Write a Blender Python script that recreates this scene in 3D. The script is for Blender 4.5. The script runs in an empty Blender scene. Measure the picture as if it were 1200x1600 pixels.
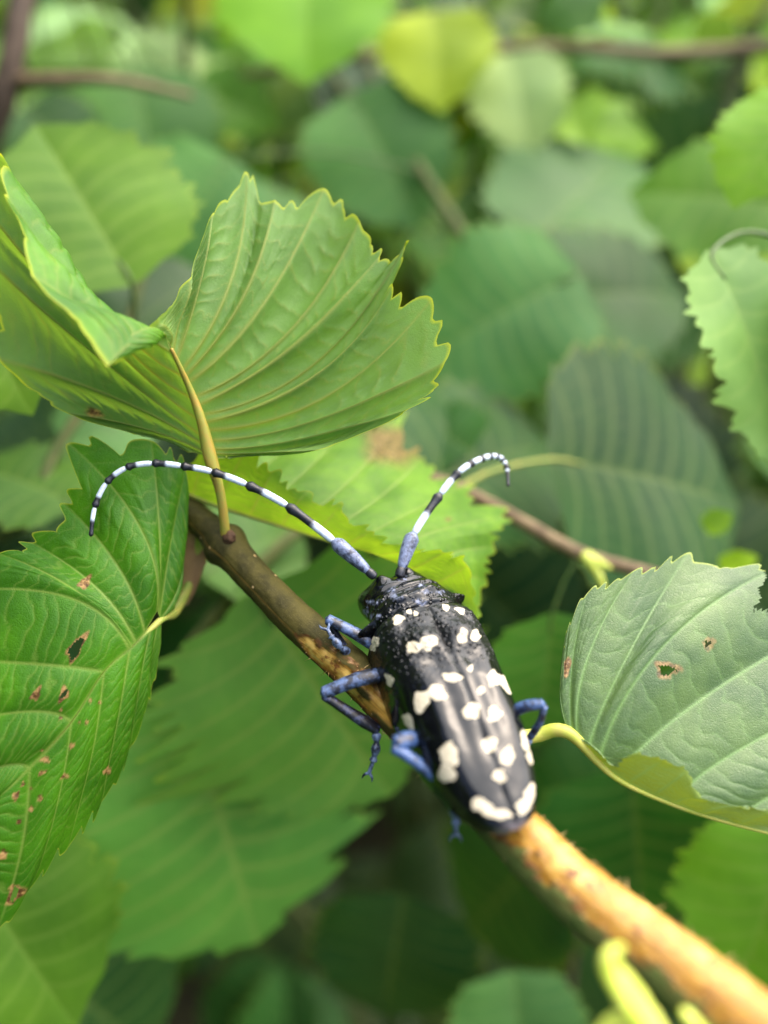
import bpy, math, random
import numpy as np
from mathutils import Vector, Matrix

# ------------------------------------------------------------------ camera, world, sun, exposure (1 unit = 1 cm)
sc = bpy.context.scene
sc.unit_settings.scale_length = 0.01
COL = sc.collection
R = math.radians
LENS, SENS = 26.0, 34.6
FPX = LENS / SENS * 1600.0
PITCH = R(-45)
FWD = np.array([0, math.cos(PITCH), math.sin(PITCH)])
UP = np.array([0, -math.sin(PITCH), math.cos(PITCH)])
RT = np.array([1.0, 0, 0])
CAM = -9.0 * FWD
FOCUS = 9.3

cam_d = bpy.data.cameras.new('camera')
cam = bpy.data.objects.new('camera', cam_d)
COL.objects.link(cam)
cam.location = CAM
cam.rotation_euler = (R(90) + PITCH, 0, 0)
cam_d.sensor_fit = 'VERTICAL'
cam_d.sensor_height = SENS
cam_d.sensor_width = SENS * 0.75
cam_d.lens = LENS
cam_d.clip_start = 0.05
cam_d.clip_end = 20000
cam_d.dof.use_dof = True
cam_d.dof.focus_distance = FOCUS
cam_d.dof.aperture_fstop = 0.026 / (2 * 0.20)
sc.camera = cam

SUN_EL, SUN_AZ = 52, 48          # azimuth clockwise from +Y (the way the camera looks)
w = bpy.data.worlds.new('World')
sc.world = w
w.use_nodes = True
nt = w.node_tree
bg = nt.nodes['Background']
sky = nt.nodes.new('ShaderNodeTexSky')
sky.sky_type = 'NISHITA'
sky.sun_disc = False
sky.sun_elevation = R(SUN_EL)
sky.sun_rotation = R(SUN_AZ)
sky.air_density = 1.0
sky.dust_density = 6.0
sky.ozone_density = 1.0
nt.links.new(sky.outputs[0], bg.inputs[0])
bg.inputs[1].default_value = 0.08

sun_d = bpy.data.lights.new('sun', 'SUN')
sun = bpy.data.objects.new('sun', sun_d)
COL.objects.link(sun)
sun_d.energy = 1.5
sun_d.angle = R(110)
sun_d.color = (1.0, 0.97, 0.91)
to_sun = Vector((math.sin(R(SUN_AZ)) * math.cos(R(SUN_EL)), math.cos(R(SUN_AZ)) * math.cos(R(SUN_EL)), math.sin(R(SUN_EL))))
sun.rotation_euler = to_sun.to_track_quat('Z', 'Y').to_euler()

sc.view_settings.view_transform = 'Standard'
sc.view_settings.look = 'None'
sc.view_settings.gamma = 1
sc.view_settings.use_curve_mapping = False
sc.view_settings.exposure = 2.2
sc.render.engine = 'CYCLES'
sc.cycles.use_denoising = True
sc.cycles.max_bounces = 8
sc.cycles.transmission_bounces = 6

# ------------------------------------------------------------------ helpers
rng = np.random.default_rng(7)
random.seed(7)


def P(x, y, d):
    """a point seen at photo pixel (x, y), d cm in front of the lens"""
    return CAM + d * (FWD + (x - 600.0) / FPX * RT + (800.0 - y) / FPX * UP)


def PP(l):
    return np.array([P(*p) for p in l])


def proj(V):
    q = V - CAM
    d = q @ FWD
    return 600 + FPX * (q @ RT) / d, 800 - FPX * (q @ UP) / d, d


def unit(v):
    return v / (np.linalg.norm(v, axis=-1, keepdims=True) + 1e-12)


def sstep(a, b, x):
    t = np.clip((x - a) / (b - a), 0, 1)
    return t * t * (3 - 2 * t)


def hashf(x, k=0.0):
    v = np.sin(np.asarray(x, float) * 127.1 + k * 311.7 + 1.3) * 43758.5453
    return v - np.floor(v)


def vnoise(x, y, seed=0):
    xi, yi = np.floor(x), np.floor(y)
    fx, fy = x - xi, y - yi
    fx, fy = fx * fx * (3 - 2 * fx), fy * fy * (3 - 2 * fy)
    h = lambda a, b: hashf(a * 1.37 + b * 57.31, seed)
    return (h(xi, yi) * (1 - fx) + h(xi + 1, yi) * fx) * (1 - fy) + (h(xi, yi + 1) * (1 - fx) + h(xi + 1, yi + 1) * fx) * fy


def catmull(A, n_per):
    """A[nc, ...] -> samples through every A[i], n_per per interval"""
    nc = A.shape[0]
    t = np.linspace(0, nc - 1, (nc - 1) * n_per + 1)
    i = np.minimum(t.astype(int), nc - 2)
    f = (t - i).reshape((-1,) + (1,) * (A.ndim - 1))
    p0, p1, p2, p3 = A[np.maximum(i - 1, 0)], A[i], A[i + 1], A[np.minimum(i + 2, nc - 1)]
    v = 0.5 * (2 * p1 + (p2 - p0) * f + (2 * p0 - 5 * p1 + 4 * p2 - p3) * f ** 2 + (3 * p1 - p0 - 3 * p2 + p3) * f ** 3)
    return v, t


def make_mesh(name, V, F, attrs=None, smooth=True):
    """F: (n,4) or (n,3) int array, or a list of such arrays"""
    me = bpy.data.meshes.new(name)
    Fs = F if isinstance(F, list) else [F]
    Fs = [f for f in Fs if len(f)]
    loops = np.concatenate([f.ravel() for f in Fs])
    tot = np.concatenate([np.full(len(f), f.shape[1]) for f in Fs])
    start = np.concatenate([[0], np.cumsum(tot)[:-1]])
    me.vertices.add(len(V))
    me.vertices.foreach_set('co', np.asarray(V, dtype=np.float32).ravel())
    me.loops.add(len(loops))
    me.loops.foreach_set('vertex_index', loops.astype(np.int32))
    me.polygons.add(len(tot))
    me.polygons.foreach_set('loop_start', start.astype(np.int32))
    try:
        me.polygons.foreach_set('loop_total', tot.astype(np.int32))
    except Exception:
        pass
    me.polygons.foreach_set('use_smooth', np.full(len(tot), smooth))
    for k, a in (attrs or {}).items():
        at = me.attributes.new(k, 'FLOAT', 'POINT')
        at.data.foreach_set('value', np.asarray(a, dtype=np.float32).ravel())
    me.update()
    me.validate()
    return me


def link(name, me, mat=None, root=None, origin=None, color=None):
    """link a mesh whose coordinates are world cm; move its origin to ORIGIN; parent it to ROOT"""
    o = bpy.data.objects.new(name, me)
    COL.objects.link(o)
    if mat is not None and not me.materials:
        me.materials.append(mat)
    if origin is not None:
        me.transform(Matrix.Translation(-Vector(origin)))
        o.location = Vector(origin)
    if root is not None:
        attach(o, root)
    if color is not None:
        o.color = (*color, 1.0)
    return o


def world_of(o):
    m = Matrix.LocRotScale(o.location, o.rotation_euler, o.scale)
    if o.parent is not None:
        m = world_of(o.parent) @ o.matrix_parent_inverse @ m
    return m


def attach(o, root):
    o.parent = root
    o.matrix_parent_inverse = world_of(root).inverted()


def empty(name, loc, label, cat, group=None):
    o = bpy.data.objects.new(name, None)
    COL.objects.link(o)
    o.location = Vector(loc)
    o.empty_display_size = 1
    tag(o, label, cat, group)
    return o


def tag(o, label=None, cat=None, group=None, kind=None):
    if label: o['label'] = label
    if cat: o['category'] = cat
    if group: o['group'] = group
    if kind: o['kind'] = kind
    return o


def tube(pts, rad, seg=10, sub=6, cap=True, flat=1.0, wob=0.0):
    """V, F(list), t (0..1 per vertex), ang for a round tube through PTS with radii RAD (Catmull-Rom smoothed)"""
    A = np.column_stack([np.asarray(pts, float), np.asarray(rad, float)])
    S, _ = catmull(A, sub)
    c, r = S[:, :3], np.maximum(S[:, 3], 1e-4)
    T = unit(np.gradient(c, axis=0))
    n = np.cross(T[0], [0.3, 0.2, 0.9]); n = n / np.linalg.norm(n)
    N = []
    for t in T:
        n = n - t * (n @ t); n = n / np.linalg.norm(n); N.append(n)
    N = np.array(N); B = np.cross(T, N)
    a = np.linspace(0, 2 * math.pi, seg, endpoint=False)
    k = len(c)
    rr = r[:, None] * np.ones((k, seg))
    if wob:
        rr = rr * (1 + wob * (hashf(np.arange(k)[:, None] * 0.37 + np.arange(seg)[None] * 1.7) - 0.5))
    V = c[:, None] + rr[..., None] * (np.cos(a)[None, :, None] * N[:, None] + flat * np.sin(a)[None, :, None] * B[:, None])
    V = V.reshape(-1, 3)
    i = np.arange(k - 1)[:, None] * seg
    j = np.arange(seg)[None]; j2 = (j + 1) % seg
    F = np.stack([i + j, i + j2, i + seg + j2, i + seg + j], -1).reshape(-1, 4)
    t = np.repeat(np.linspace(0, 1, k), seg)
    if cap:
        V = np.vstack([V, c[0] - T[0] * r[0] * 0.5, c[-1] + T[-1] * r[-1] * 0.5])
        q = k * seg
        f0 = np.stack([np.full(seg, q), j2[0], j[0]], -1)
        f1 = np.stack([np.full(seg, q + 1), (k - 1) * seg + j[0], (k - 1) * seg + j2[0]], -1)
        t = np.concatenate([t, [0, 1]])
        return V, [F, np.vstack([f0, f1])], t
    return V, [F], t


def join(parts):
    """several (V, [F...], t) -> one"""
    Vs, Fq, Ft, ts, off = [], [], [], [], 0
    for V, Fs, t in parts:
        Vs.append(V); ts.append(t)
        for f in Fs:
            (Fq if f.shape[1] == 4 else Ft).append(f + off)
        off += len(V)
    out = []
    if Fq: out.append(np.vstack(Fq))
    if Ft: out.append(np.vstack(Ft))
    return np.vstack(Vs), out, np.concatenate(ts)


# ------------------------------------------------------------------ materials
class NT:
    def __init__(self, name):
        self.m = bpy.data.materials.new(name)
        self.m.use_nodes = True
        self.t = self.m.node_tree
        self.t.nodes.clear()
        self.out = self.t.nodes.new('ShaderNodeOutputMaterial')

    def n(self, typ, **kw):
        x = self.t.nodes.new(typ)
        for k, v in kw.items():
            setattr(x, k, v)
        return x

    def l(self, a, b):
        self.t.links.new(a, b)

    def attr(self, name):
        return self.n('ShaderNodeAttribute', attribute_name=name).outputs['Fac']

    def val(self, x, sock):
        if isinstance(x, (int, float)): sock.default_value = x
        elif isinstance(x, tuple): sock.default_value = (*x, 1.0) if len(x) == 3 else x
        else: self.l(x, sock)

    def math(self, op, a, b=0.0, clamp=False):
        x = self.n('ShaderNodeMath', operation=op, use_clamp=clamp)
        self.val(a, x.inputs[0]); self.val(b, x.inputs[1])
        return x.outputs[0]

    def mix(self, f, a, b, blend='MIX'):
        x = self.n('ShaderNodeMix', data_type='RGBA', blend_type=blend)
        self.val(f, x.inputs[0]); self.val(a, x.inputs[6]); self.val(b, x.inputs[7])
        return x.outputs[2]

    def ramp(self, f, a, b):
        x = self.n('ShaderNodeMapRange', interpolation_type='SMOOTHSTEP')
        self.val(f, x.inputs[0]); x.inputs[1].default_value = a; x.inputs[2].default_value = b
        return x.outputs[0]

    def noise(self, scale, detail=3.0, rough=0.55, vec=None, dist=0.0):
        x = self.n('ShaderNodeTexNoise')
        x.inputs['Scale'].default_value = scale; x.inputs['Detail'].default_value = detail
        x.inputs['Roughness'].default_value = rough; x.inputs['Distortion'].default_value = dist
        self.l(vec or self.obj(), x.inputs['Vector'])
        return x.outputs['Fac']

    def voro(self, scale, feature='F1', vec=None):
        x = self.n('ShaderNodeTexVoronoi', feature=feature)
        x.inputs['Scale'].default_value = scale
        self.l(vec or self.obj(), x.inputs['Vector'])
        return x.outputs['Distance']

    def obj(self):
        if not hasattr(self, '_tc'):
            self._tc = self.n('ShaderNodeTexCoord')
        return self._tc.outputs['Object']

    def bump(self, h, strength=0.5, dist=0.02, normal=None):
        x = self.n('ShaderNodeBump')
        x.inputs['Strength'].default_value = strength; x.inputs['Distance'].default_value = dist
        self.l(h, x.inputs['Height'])
        if normal is not None: self.l(normal, x.inputs['Normal'])
        return x.outputs[0]

    def bsdf(self, col, rough=0.5, spec=0.5, normal=None, **kw):
        x = self.n('ShaderNodeBsdfPrincipled')
        self.val(col, x.inputs['Base Color']); self.val(rough, x.inputs['Roughness'])
        self.val(spec, x.inputs['Specular IOR Level'])
        if normal is not None: self.l(normal, x.inputs['Normal'])
        for k, v in kw.items():
            self.val(v, x.inputs[k.replace('_', ' ')])
        return x.outputs[0]

    def done(self, s):
        self.l(s, self.out.inputs[0])
        return self.m


def leaf_material(name, vein=(0.30, 0.36, 0.08), vein_amt=0.55, trans=0.42, rough=0.42, under=(0.16, 0.24, 0.10), under_amt=0.45, fine=True, spec=0.45, edge=(0.45, 0.5, 0.05), scale=1.0, tint=(1.25, 1.05, 0.35)):
    t = NT(name)
    oi = t.n('ShaderNodeObjectInfo')
    geo = t.n('ShaderNodeNewGeometry')
    back = geo.outputs['Backfacing']
    base = oi.outputs['Color']
    n1 = t.noise(1.3 * scale, 3)
    n2 = t.noise(9 * scale, 4)
    c = t.mix(t.ramp(n1, 0.3, 0.72), t.mix(1.0, base, (0.68, 0.74, 0.7), 'MULTIPLY'), t.mix(1.0, base, (1.3, 1.2, 1.0), 'MULTIPLY'))
    c = t.mix(t.math('MULTIPLY', t.ramp(n2, 0.35, 0.7), 0.3), c, t.mix(1.0, c, (0.6, 0.68, 0.6), 'MULTIPLY'))
    c = t.mix(t.math('MULTIPLY', back, under_amt), c, under)
    va = t.attr('vein')
    c = t.mix(t.math('MULTIPLY', va, vein_amt), c, vein)
    ea = t.attr('edge')
    c = t.mix(t.math('MULTIPLY', ea, 0.75), c, edge)
    da = t.attr('dmg')
    brown = t.mix(t.ramp(t.noise(14, 3), 0.35, 0.65), (0.10, 0.045, 0.015), (0.5, 0.3, 0.12))
    c = t.mix(da, c, brown)
    tr_col = t.mix(1.0, c, tint, 'MULTIPLY')
    nrm = None
    if fine:
        v = t.voro(26, 'DISTANCE_TO_EDGE')
        h = t.math('ADD', t.math('MULTIPLY', t.ramp(v, 0.0, 0.12), 0.6), t.math('MULTIPLY', t.noise(40, 3), 0.6))
        nrm = t.bump(h, 0.35, 0.012)
    r = t.math('ADD', t.math('MULTIPLY', t.noise(6 * scale, 3), 0.2), rough - 0.1)
    r = t.math('ADD', r, t.math('MULTIPLY', back, 0.15))
    s = t.bsdf(c, r, spec, nrm)
    tr = t.n('ShaderNodeBsdfTranslucent')
    t.l(tr_col, tr.inputs[0])
    if nrm is not None: t.l(nrm, tr.inputs['Normal'])
    mx = t.n('ShaderNodeMixShader')
    t.l(t.math('SUBTRACT', trans, t.math('MULTIPLY', va, 0.12)), mx.inputs[0])
    t.l(s, mx.inputs[1]); t.l(tr.outputs[0], mx.inputs[2])
    return t.done(mx.outputs[0])


LEAF = leaf_material('leaf', spec=0.32, vein_amt=0.45)
LEAF_UNDER = leaf_material('leaf_orange_veins', vein=(0.30, 0.30, 0.045), vein_amt=0.6, trans=0.55, under=(0.20, 0.33, 0.11), under_amt=0.55, edge=(0.6, 0.66, 0.02))
LEAF_PALE = leaf_material('leaf_waxy', vein=(0.20, 0.36, 0.10), vein_amt=0.6, trans=0.36, rough=0.38, spec=0.65, under=(0.26, 0.36, 0.04), under_amt=0.7, edge=(0.5, 0.6, 0.06))
LEAF_BACK = leaf_material('leaf_background', fine=False, tint=(1.12, 1.05, 0.42), scale=0.8, vein_amt=0.2, spec=0.28, rough=0.5, trans=0.45)
LEAF_MID = leaf_material('leaf_middle', fine=False, tint=(1.12, 1.05, 0.42), scale=0.8, vein_amt=0.4, spec=0.3, rough=0.5, trans=0.42)
LEAF_FAR = leaf_material('leaf_far', fine=False, scale=0.1, vein_amt=0.2, spec=0.3, rough=0.5)
LEAF_YOUNG = leaf_material('leaf_young', trans=0.6, under_amt=0.25, under=(0.25, 0.38, 0.03), spec=0.35, edge=(0.5, 0.5, 0.04))


def petiole_material(name, a, b):
    t = NT(name)
    c = t.mix(t.ramp(t.noise(5, 4), 0.3, 0.7), a, b)
    return t.done(t.bsdf(c, 0.5, 0.4, t.bump(t.noise(60, 3), 0.4, 0.01), Subsurface_Weight=0.1))


PETIOLE_ORANGE = petiole_material('petiole_orange', (0.36, 0.24, 0.04), (0.25, 0.28, 0.04))
PETIOLE_GREEN = petiole_material('petiole_green', (0.22, 0.30, 0.05), (0.38, 0.36, 0.08))
PETIOLE_YELLOW = petiole_material('petiole_yellow', (0.36, 0.42, 0.05), (0.46, 0.44, 0.09))
PETIOLE_DULL = petiole_material('petiole_dull_green', (0.05, 0.10, 0.018), (0.08, 0.13, 0.03))  # duller green keeps background stalks from standing out
LIME_BUD = petiole_material('bud_lime', (0.5, 0.62, 0.05), (0.62, 0.66, 0.14))


def twig_material(name, a, b, sc_=3.0):
    t = NT(name)
    c = t.mix(t.ramp(t.noise(sc_, 4), 0.3, 0.7), a, b)
    return t.done(t.bsdf(c, 0.7, 0.3, t.bump(t.noise(sc_ * 8, 4), 0.5, 0.03)))


TWIG_BROWN = twig_material('twig_brown', (0.12, 0.08, 0.045), (0.23, 0.165, 0.09))
TWIG_DARK = twig_material('twig_dark', (0.045, 0.03, 0.02), (0.085, 0.058, 0.04))
TWIG_GREEN = twig_material('twig_green', (0.05, 0.075, 0.018), (0.10, 0.11, 0.035))


def stem_material():
    t = NT('stem_bark')
    st = t.attr('strip'); tt = t.attr('along'); aa = t.attr('around'); gr = t.attr('green')
    cmb = t.n('ShaderNodeCombineXYZ')
    t.l(t.math('MULTIPLY', tt, 1.6), cmb.inputs[0]); t.l(t.math('MULTIPLY', aa, 7.0), cmb.inputs[1])
    streak = t.noise(2.2, 5, 0.65, cmb.outputs[0], 0.6)
    patch = t.noise(2.6, 4, 0.6)
    wood = t.mix(t.ramp(streak, 0.34, 0.66), (0.17, 0.065, 0.008), (0.48, 0.255, 0.032))
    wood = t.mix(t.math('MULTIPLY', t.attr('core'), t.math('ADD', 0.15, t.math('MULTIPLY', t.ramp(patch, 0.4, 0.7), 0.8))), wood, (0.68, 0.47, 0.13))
    wood = t.mix(t.ramp(t.noise(5.5, 5, 0.7), 0.55, 0.66), wood, (0.16, 0.055, 0.015))
    bark = t.mix(t.ramp(t.noise(3.2, 5, 0.6), 0.35, 0.65), (0.024, 0.022, 0.004), (0.058, 0.049, 0.009))
    bark = t.mix(t.math('MULTIPLY', t.ramp(t.noise(70, 2), 0.55, 0.75), 0.4), bark, (0.16, 0.13, 0.05))
    bark = t.mix(gr, bark, t.mix(t.ramp(t.noise(4, 4), 0.3, 0.7), (0.10, 0.14, 0.035), (0.16, 0.17, 0.05)))
    lent = t.voro(4.3)
    lm = t.math('SUBTRACT', 1.0, t.ramp(lent, 0.055, 0.11))
    bark = t.mix(lm, bark, (0.5, 0.33, 0.16))
    c = t.mix(st, bark, wood)
    rim = t.attr('rim')
    c = t.mix(t.math('MULTIPLY', rim, t.ramp(t.noise(9, 4), 0.35, 0.6)), c, (0.11, 0.04, 0.012))
    h = t.math('ADD', t.math('MULTIPLY', t.noise(18, 5, 0.7), 0.7), t.math('MULTIPLY', streak, 0.6))
    h = t.math('ADD', h, t.math('MULTIPLY', lm, 0.4))
    rough = t.math('SUBTRACT', 0.72, t.math('MULTIPLY', st, 0.38))
    return t.done(t.bsdf(c, rough, t.math('ADD', 0.2, t.math('MULTIPLY', st, 0.25)), t.bump(h, 0.35, 0.025), Subsurface_Weight=t.math('MULTIPLY', st, 0.12)))


STEM = stem_material()
FIBRE = twig_material('wood_fibre', (0.5, 0.28, 0.09), (0.7, 0.48, 0.22))
SCAR = twig_material('bud_scar', (0.06, 0.03, 0.015), (0.12, 0.06, 0.03), 8)
SHEATH = twig_material('dry_sheath', (0.22, 0.12, 0.06), (0.34, 0.2, 0.1), 3)


def elytra_material():
    t = NT('elytron_black')
    sp = t.ramp(t.math('ADD', t.attr('spot'), t.math('MULTIPLY', t.math('SUBTRACT', t.noise(34, 4, 0.7), 0.5), 1.0)), 0.34, 0.62); bl = t.attr('blue'); g = t.attr('gran'); pa = t.attr('pale')
    base = t.mix(t.ramp(t.noise(4, 3), 0.3, 0.7), (0.0015, 0.0018, 0.0025), (0.004, 0.0045, 0.006))
    c = t.mix(t.math('MULTIPLY', bl, t.ramp(t.noise(22, 3), 0.35, 0.7)), base, (0.26, 0.30, 0.44))
    white = t.mix(t.ramp(t.noise(40, 3), 0.3, 0.7), (0.44, 0.38, 0.27), (0.64, 0.58, 0.45))
    c = t.mix(sp, c, white)
    c = t.mix(pa, c, (0.42, 0.36, 0.40))
    m = t.math('MAXIMUM', sp, t.math('MULTIPLY', bl, 0.6))
    r = t.math('ADD', t.math('MULTIPLY', t.noise(7, 3), 0.06), 0.02)
    r = t.math('ADD', r, t.math('MULTIPLY', g, 0.26))
    r = t.math('MAXIMUM', r, t.math('MULTIPLY', m, 0.8))
    gv = t.math('SUBTRACT', 1.0, t.ramp(t.voro(17), 0.08, 0.42))
    h = t.math('ADD', t.math('MULTIPLY', t.math('MULTIPLY', gv, g), 1.0), t.math('MULTIPLY', t.noise(3.2, 2), 0.55))
    h = t.math('ADD', h, t.math('MULTIPLY', t.noise(30, 3), 0.05))
    return t.done(t.bsdf(c, r, t.math('SUBTRACT', 0.46, t.math('MULTIPLY', m, 0.3)), t.bump(h, 0.6, 0.035)))


ELYTRA = elytra_material()


def shell_material(name, blue, dark, amt):
    t = NT(name)
    wh = t.attr('white')
    k = t.ramp(t.noise(9, 5, 0.65), 0.5 - amt, 0.62 - amt * 0.4)
    k2 = t.ramp(t.noise(45, 3), 0.3, 0.65)
    c = t.mix(t.math('MULTIPLY', k, t.math('ADD', t.math('MULTIPLY', k2, 0.4), 0.6)), dark, blue)
    c = t.mix(wh, c, t.mix(t.ramp(t.noise(30, 3), 0.3, 0.7), (0.48, 0.57, 0.74), (0.70, 0.77, 0.88)))
    h = t.noise(55, 3)
    return t.done(t.bsdf(c, 0.38, 0.5, t.bump(h, 0.3, 0.012)))


LEG_BLUE = shell_material('leg_blue', (0.085, 0.135, 0.28), (0.008, 0.009, 0.018), 0.1)
SCAPE = shell_material('antenna_base_blue', (0.19, 0.23, 0.37), (0.02, 0.024, 0.045), 0.16)
LEG_BRIGHT = shell_material('leg_bright_blue', (0.05, 0.105, 0.26), (0.008, 0.012, 0.03), 0.12)
LEG_DARK = shell_material('leg_dark_blue', (0.045, 0.055, 0.12), (0.005, 0.005, 0.009), 0.0)
ANT_BLACK = shell_material('antenna_banded', (0.02, 0.022, 0.035), (0.006, 0.006, 0.009), 0.1)
TARSUS_MAT = shell_material('tarsus_pale_blue', (0.15, 0.21, 0.36), (0.012, 0.015, 0.03), 0.1)


# ------------------------------------------------------------------ leaves
def blade(halves, per=14, ns=70, teeth=0.06, relief=0.035, ladders=9, vw=0.022, edge_w=0.03, see='upper', cut=None, dmg=None, mid=None, sub_teeth=3, tert=0.5, short=1.5, sharp=1.0):
    """halves = [left, right]; each a list of (origin, through-point, end) world points, one per lateral vein, base first; the last runs to the tip.
    Toothed blade with raised fields between sunken veins. cut(px,py)/dmg(px,py): holes and brown spots by where they sit on the blade."""
    built = []
    for side, ctr in enumerate(halves):
        A = np.array(ctr, float)                                  # nc,3,3
        A = np.stack([A[:, 0], 2 * A[:, 1] - 0.5 * (A[:, 0] + A[:, 2]), A[:, 2]], 1)
        nc = len(A)
        G, j = catmull(A, per)                                    # nt,3,3
        s = np.linspace(0, 1, ns) ** 0.9
        ph = j - np.floor(j)
        cell = np.floor(j)
        saw = lambda x: np.where(x < 0.68, np.sin(0.5 * math.pi * np.clip(x / 0.68, 0, 1)), np.sin(0.5 * math.pi * np.clip((1 - x) / 0.32, 0, 1)))
        q = j * sub_teeth + 0.35 + 0.25 * np.sin(j * 5.1 + side)
        T = 0.7 * saw(q - np.floor(q)) ** sharp * (0.4 + 1.1 * hashf(np.floor(q), side + 0.3)) + 0.75 * np.abs(np.cos(math.pi * j)) ** 0.8 * (0.6 + 0.8 * hashf(np.round(j), side + 3))
        fade = sstep(0, 0.8, j) * sstep(0, 0.6, (nc - 1) - j)
        ln0 = np.linalg.norm(G[:, 2] - G[:, 0], axis=-1)
        big_ = np.clip(short / (ln0 + 1e-3), 1, 2.6) if short else 1.0
        m = 1 + teeth * big_ * (T - 0.5) * fade
        S = s[None] * (1 + (m[:, None] - 1) * s[None] ** 3)
        o, c, e = G[:, 0][:, None], G[:, 1][:, None], G[:, 2][:, None]
        Sx = S[..., None]
        V = (1 - Sx) ** 2 * o + 2 * Sx * (1 - Sx) * c + Sx ** 2 * e
        dT = np.linalg.norm(np.gradient(V, axis=0), axis=-1) * per     # cm per cell
        dvein = np.minimum(ph, 1 - ph)[:, None] * dT
        bul = (np.sin(math.pi * ph) ** 0.8)[:, None] * np.ones_like(S)
        ln = np.linalg.norm(e - o, axis=-1)
        lad = S * ladders + 0.8 * hashf(cell, side)[:, None] - 0.5 * (ph[:, None] - 0.5) ** 2 * 3 + 0.9 * (vnoise(j[:, None] * 3.1 + side * 7, S * ladders * 0.8, 5) - 0.5) + 0.3 * (vnoise(j[:, None] * 9, S * ladders * 2, 6) - 0.5)
        lf = lad - np.floor(lad)
        dl = np.minimum(lf, 1 - lf) * ln / ladders
        bul2 = np.sin(math.pi * lf) ** 0.6
        wv = vw * (1.25 - 0.8 * S)
        v = np.maximum(np.exp(-(dvein / wv) ** 2), tert * np.exp(-(dl / (vw * 0.55)) ** 2) * sstep(0.02, 0.12, S))
        v = v * (1 - 0.5 * sstep(0.8, 1, S))
        dmid = S * ln
        v = np.maximum(v, np.exp(-(dmid / (vw * 1.6)) ** 2))
        size = np.clip(dT / 0.7, 0, 1.15) * (0.7 + 0.6 * hashf(cell, side + 9))[:, None]
        h = relief * size * (bul * (0.8 + 0.35 * bul2 * tert) - 0.55) * sstep(0.0, 0.15, S) * (1 - 0.55 * sstep(0.75, 1, S))
        h = h + relief * 0.35 * (np.sin(j * 2.1)[:, None] * np.sin(S * 5 + side)) * S
        ed = 1 - sstep(0.0, edge_w, (1 - s)[None] * ln)
        ed = ed * sstep(0.0, 1.0, ln)
        N = unit(np.cross(np.gradient(V, axis=0), np.gradient(V, axis=1)))
        built.append([V, N, h, v, ed * np.ones_like(S), j])
    # orientation: right half wound the other way so both share one upper side
    V0, N0 = built[0][0], built[0][1]
    toc = unit(CAM - V0)
    big = 0 if built[0][0].ptp(axis=(0, 1)).sum() >= built[1][0].ptp(axis=(0, 1)).sum() else 1 if hasattr(V0, 'ptp') else 0
    Vb, Nb = built[big][0], built[big][1]
    ar = np.linalg.norm(np.cross(np.gradient(Vb, axis=0), np.gradient(Vb, axis=1)), axis=-1)
    s_b = np.sign((np.sum(Nb * unit(CAM - Vb), -1) * ar).sum())
    up_b = s_b if see == 'upper' else -s_b                       # +1: N of the big half is the upper side
    Vs, Fs, at, off = [], [], {'vein': [], 'edge': [], 'dmg': []}, 0
    for k, (V, N, h, v, ed, j) in enumerate(built):
        sg = up_b if k == big else -up_b
        W = V + N * sg * h[..., None]
        n, mm = W.shape[:2]
        i = np.arange(n - 1)[:, None] * mm + np.arange(mm - 1)[None]
        F = np.stack([i, i + mm, i + mm + 1, i + 1], -1) if sg > 0 else np.stack([i, i + 1, i + mm + 1, i + mm], -1)
        F = F.reshape(-1, 4)
        x, y, d = proj(V.reshape(-1, 3))
        dm = np.zeros(len(x))
        if dmg is not None:
            dm = dmg(x, y, k)
        if cut is not None:
            kill = cut(x, y, k)
            F = F[~kill[F].all(axis=1)]
        Vs.append(W.reshape(-1, 3)); Fs.append(F + off); off += len(x)
        at['vein'].append(v.ravel()); at['edge'].append(ed.ravel()); at['dmg'].append(dm)
    return np.vstack(Vs), np.vstack(Fs), {k: np.concatenate(a) for k, a in at.items()}


def ell(x, y, cx, cy, rx, ry, ang=0.0, ph=0.0, wob=0.18):
    """signed 'inside' value of a wobbly ellipse: <1 inside"""
    c, s = math.cos(R(ang)), math.sin(R(ang))
    u = ((x - cx) * c + (y - cy) * s) / rx
    v = (-(x - cx) * s + (y - cy) * c) / ry
    a = np.arctan2(v, u)
    return np.sqrt(u * u + v * v) * (1 + wob * np.sin(a * 2 + ph) * 0.5 + wob * 0.6 * np.sin(a * 3 + 2.1 * ph) + wob * 0.4 * np.sin(a * 5 + ph * 3.7))


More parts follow.
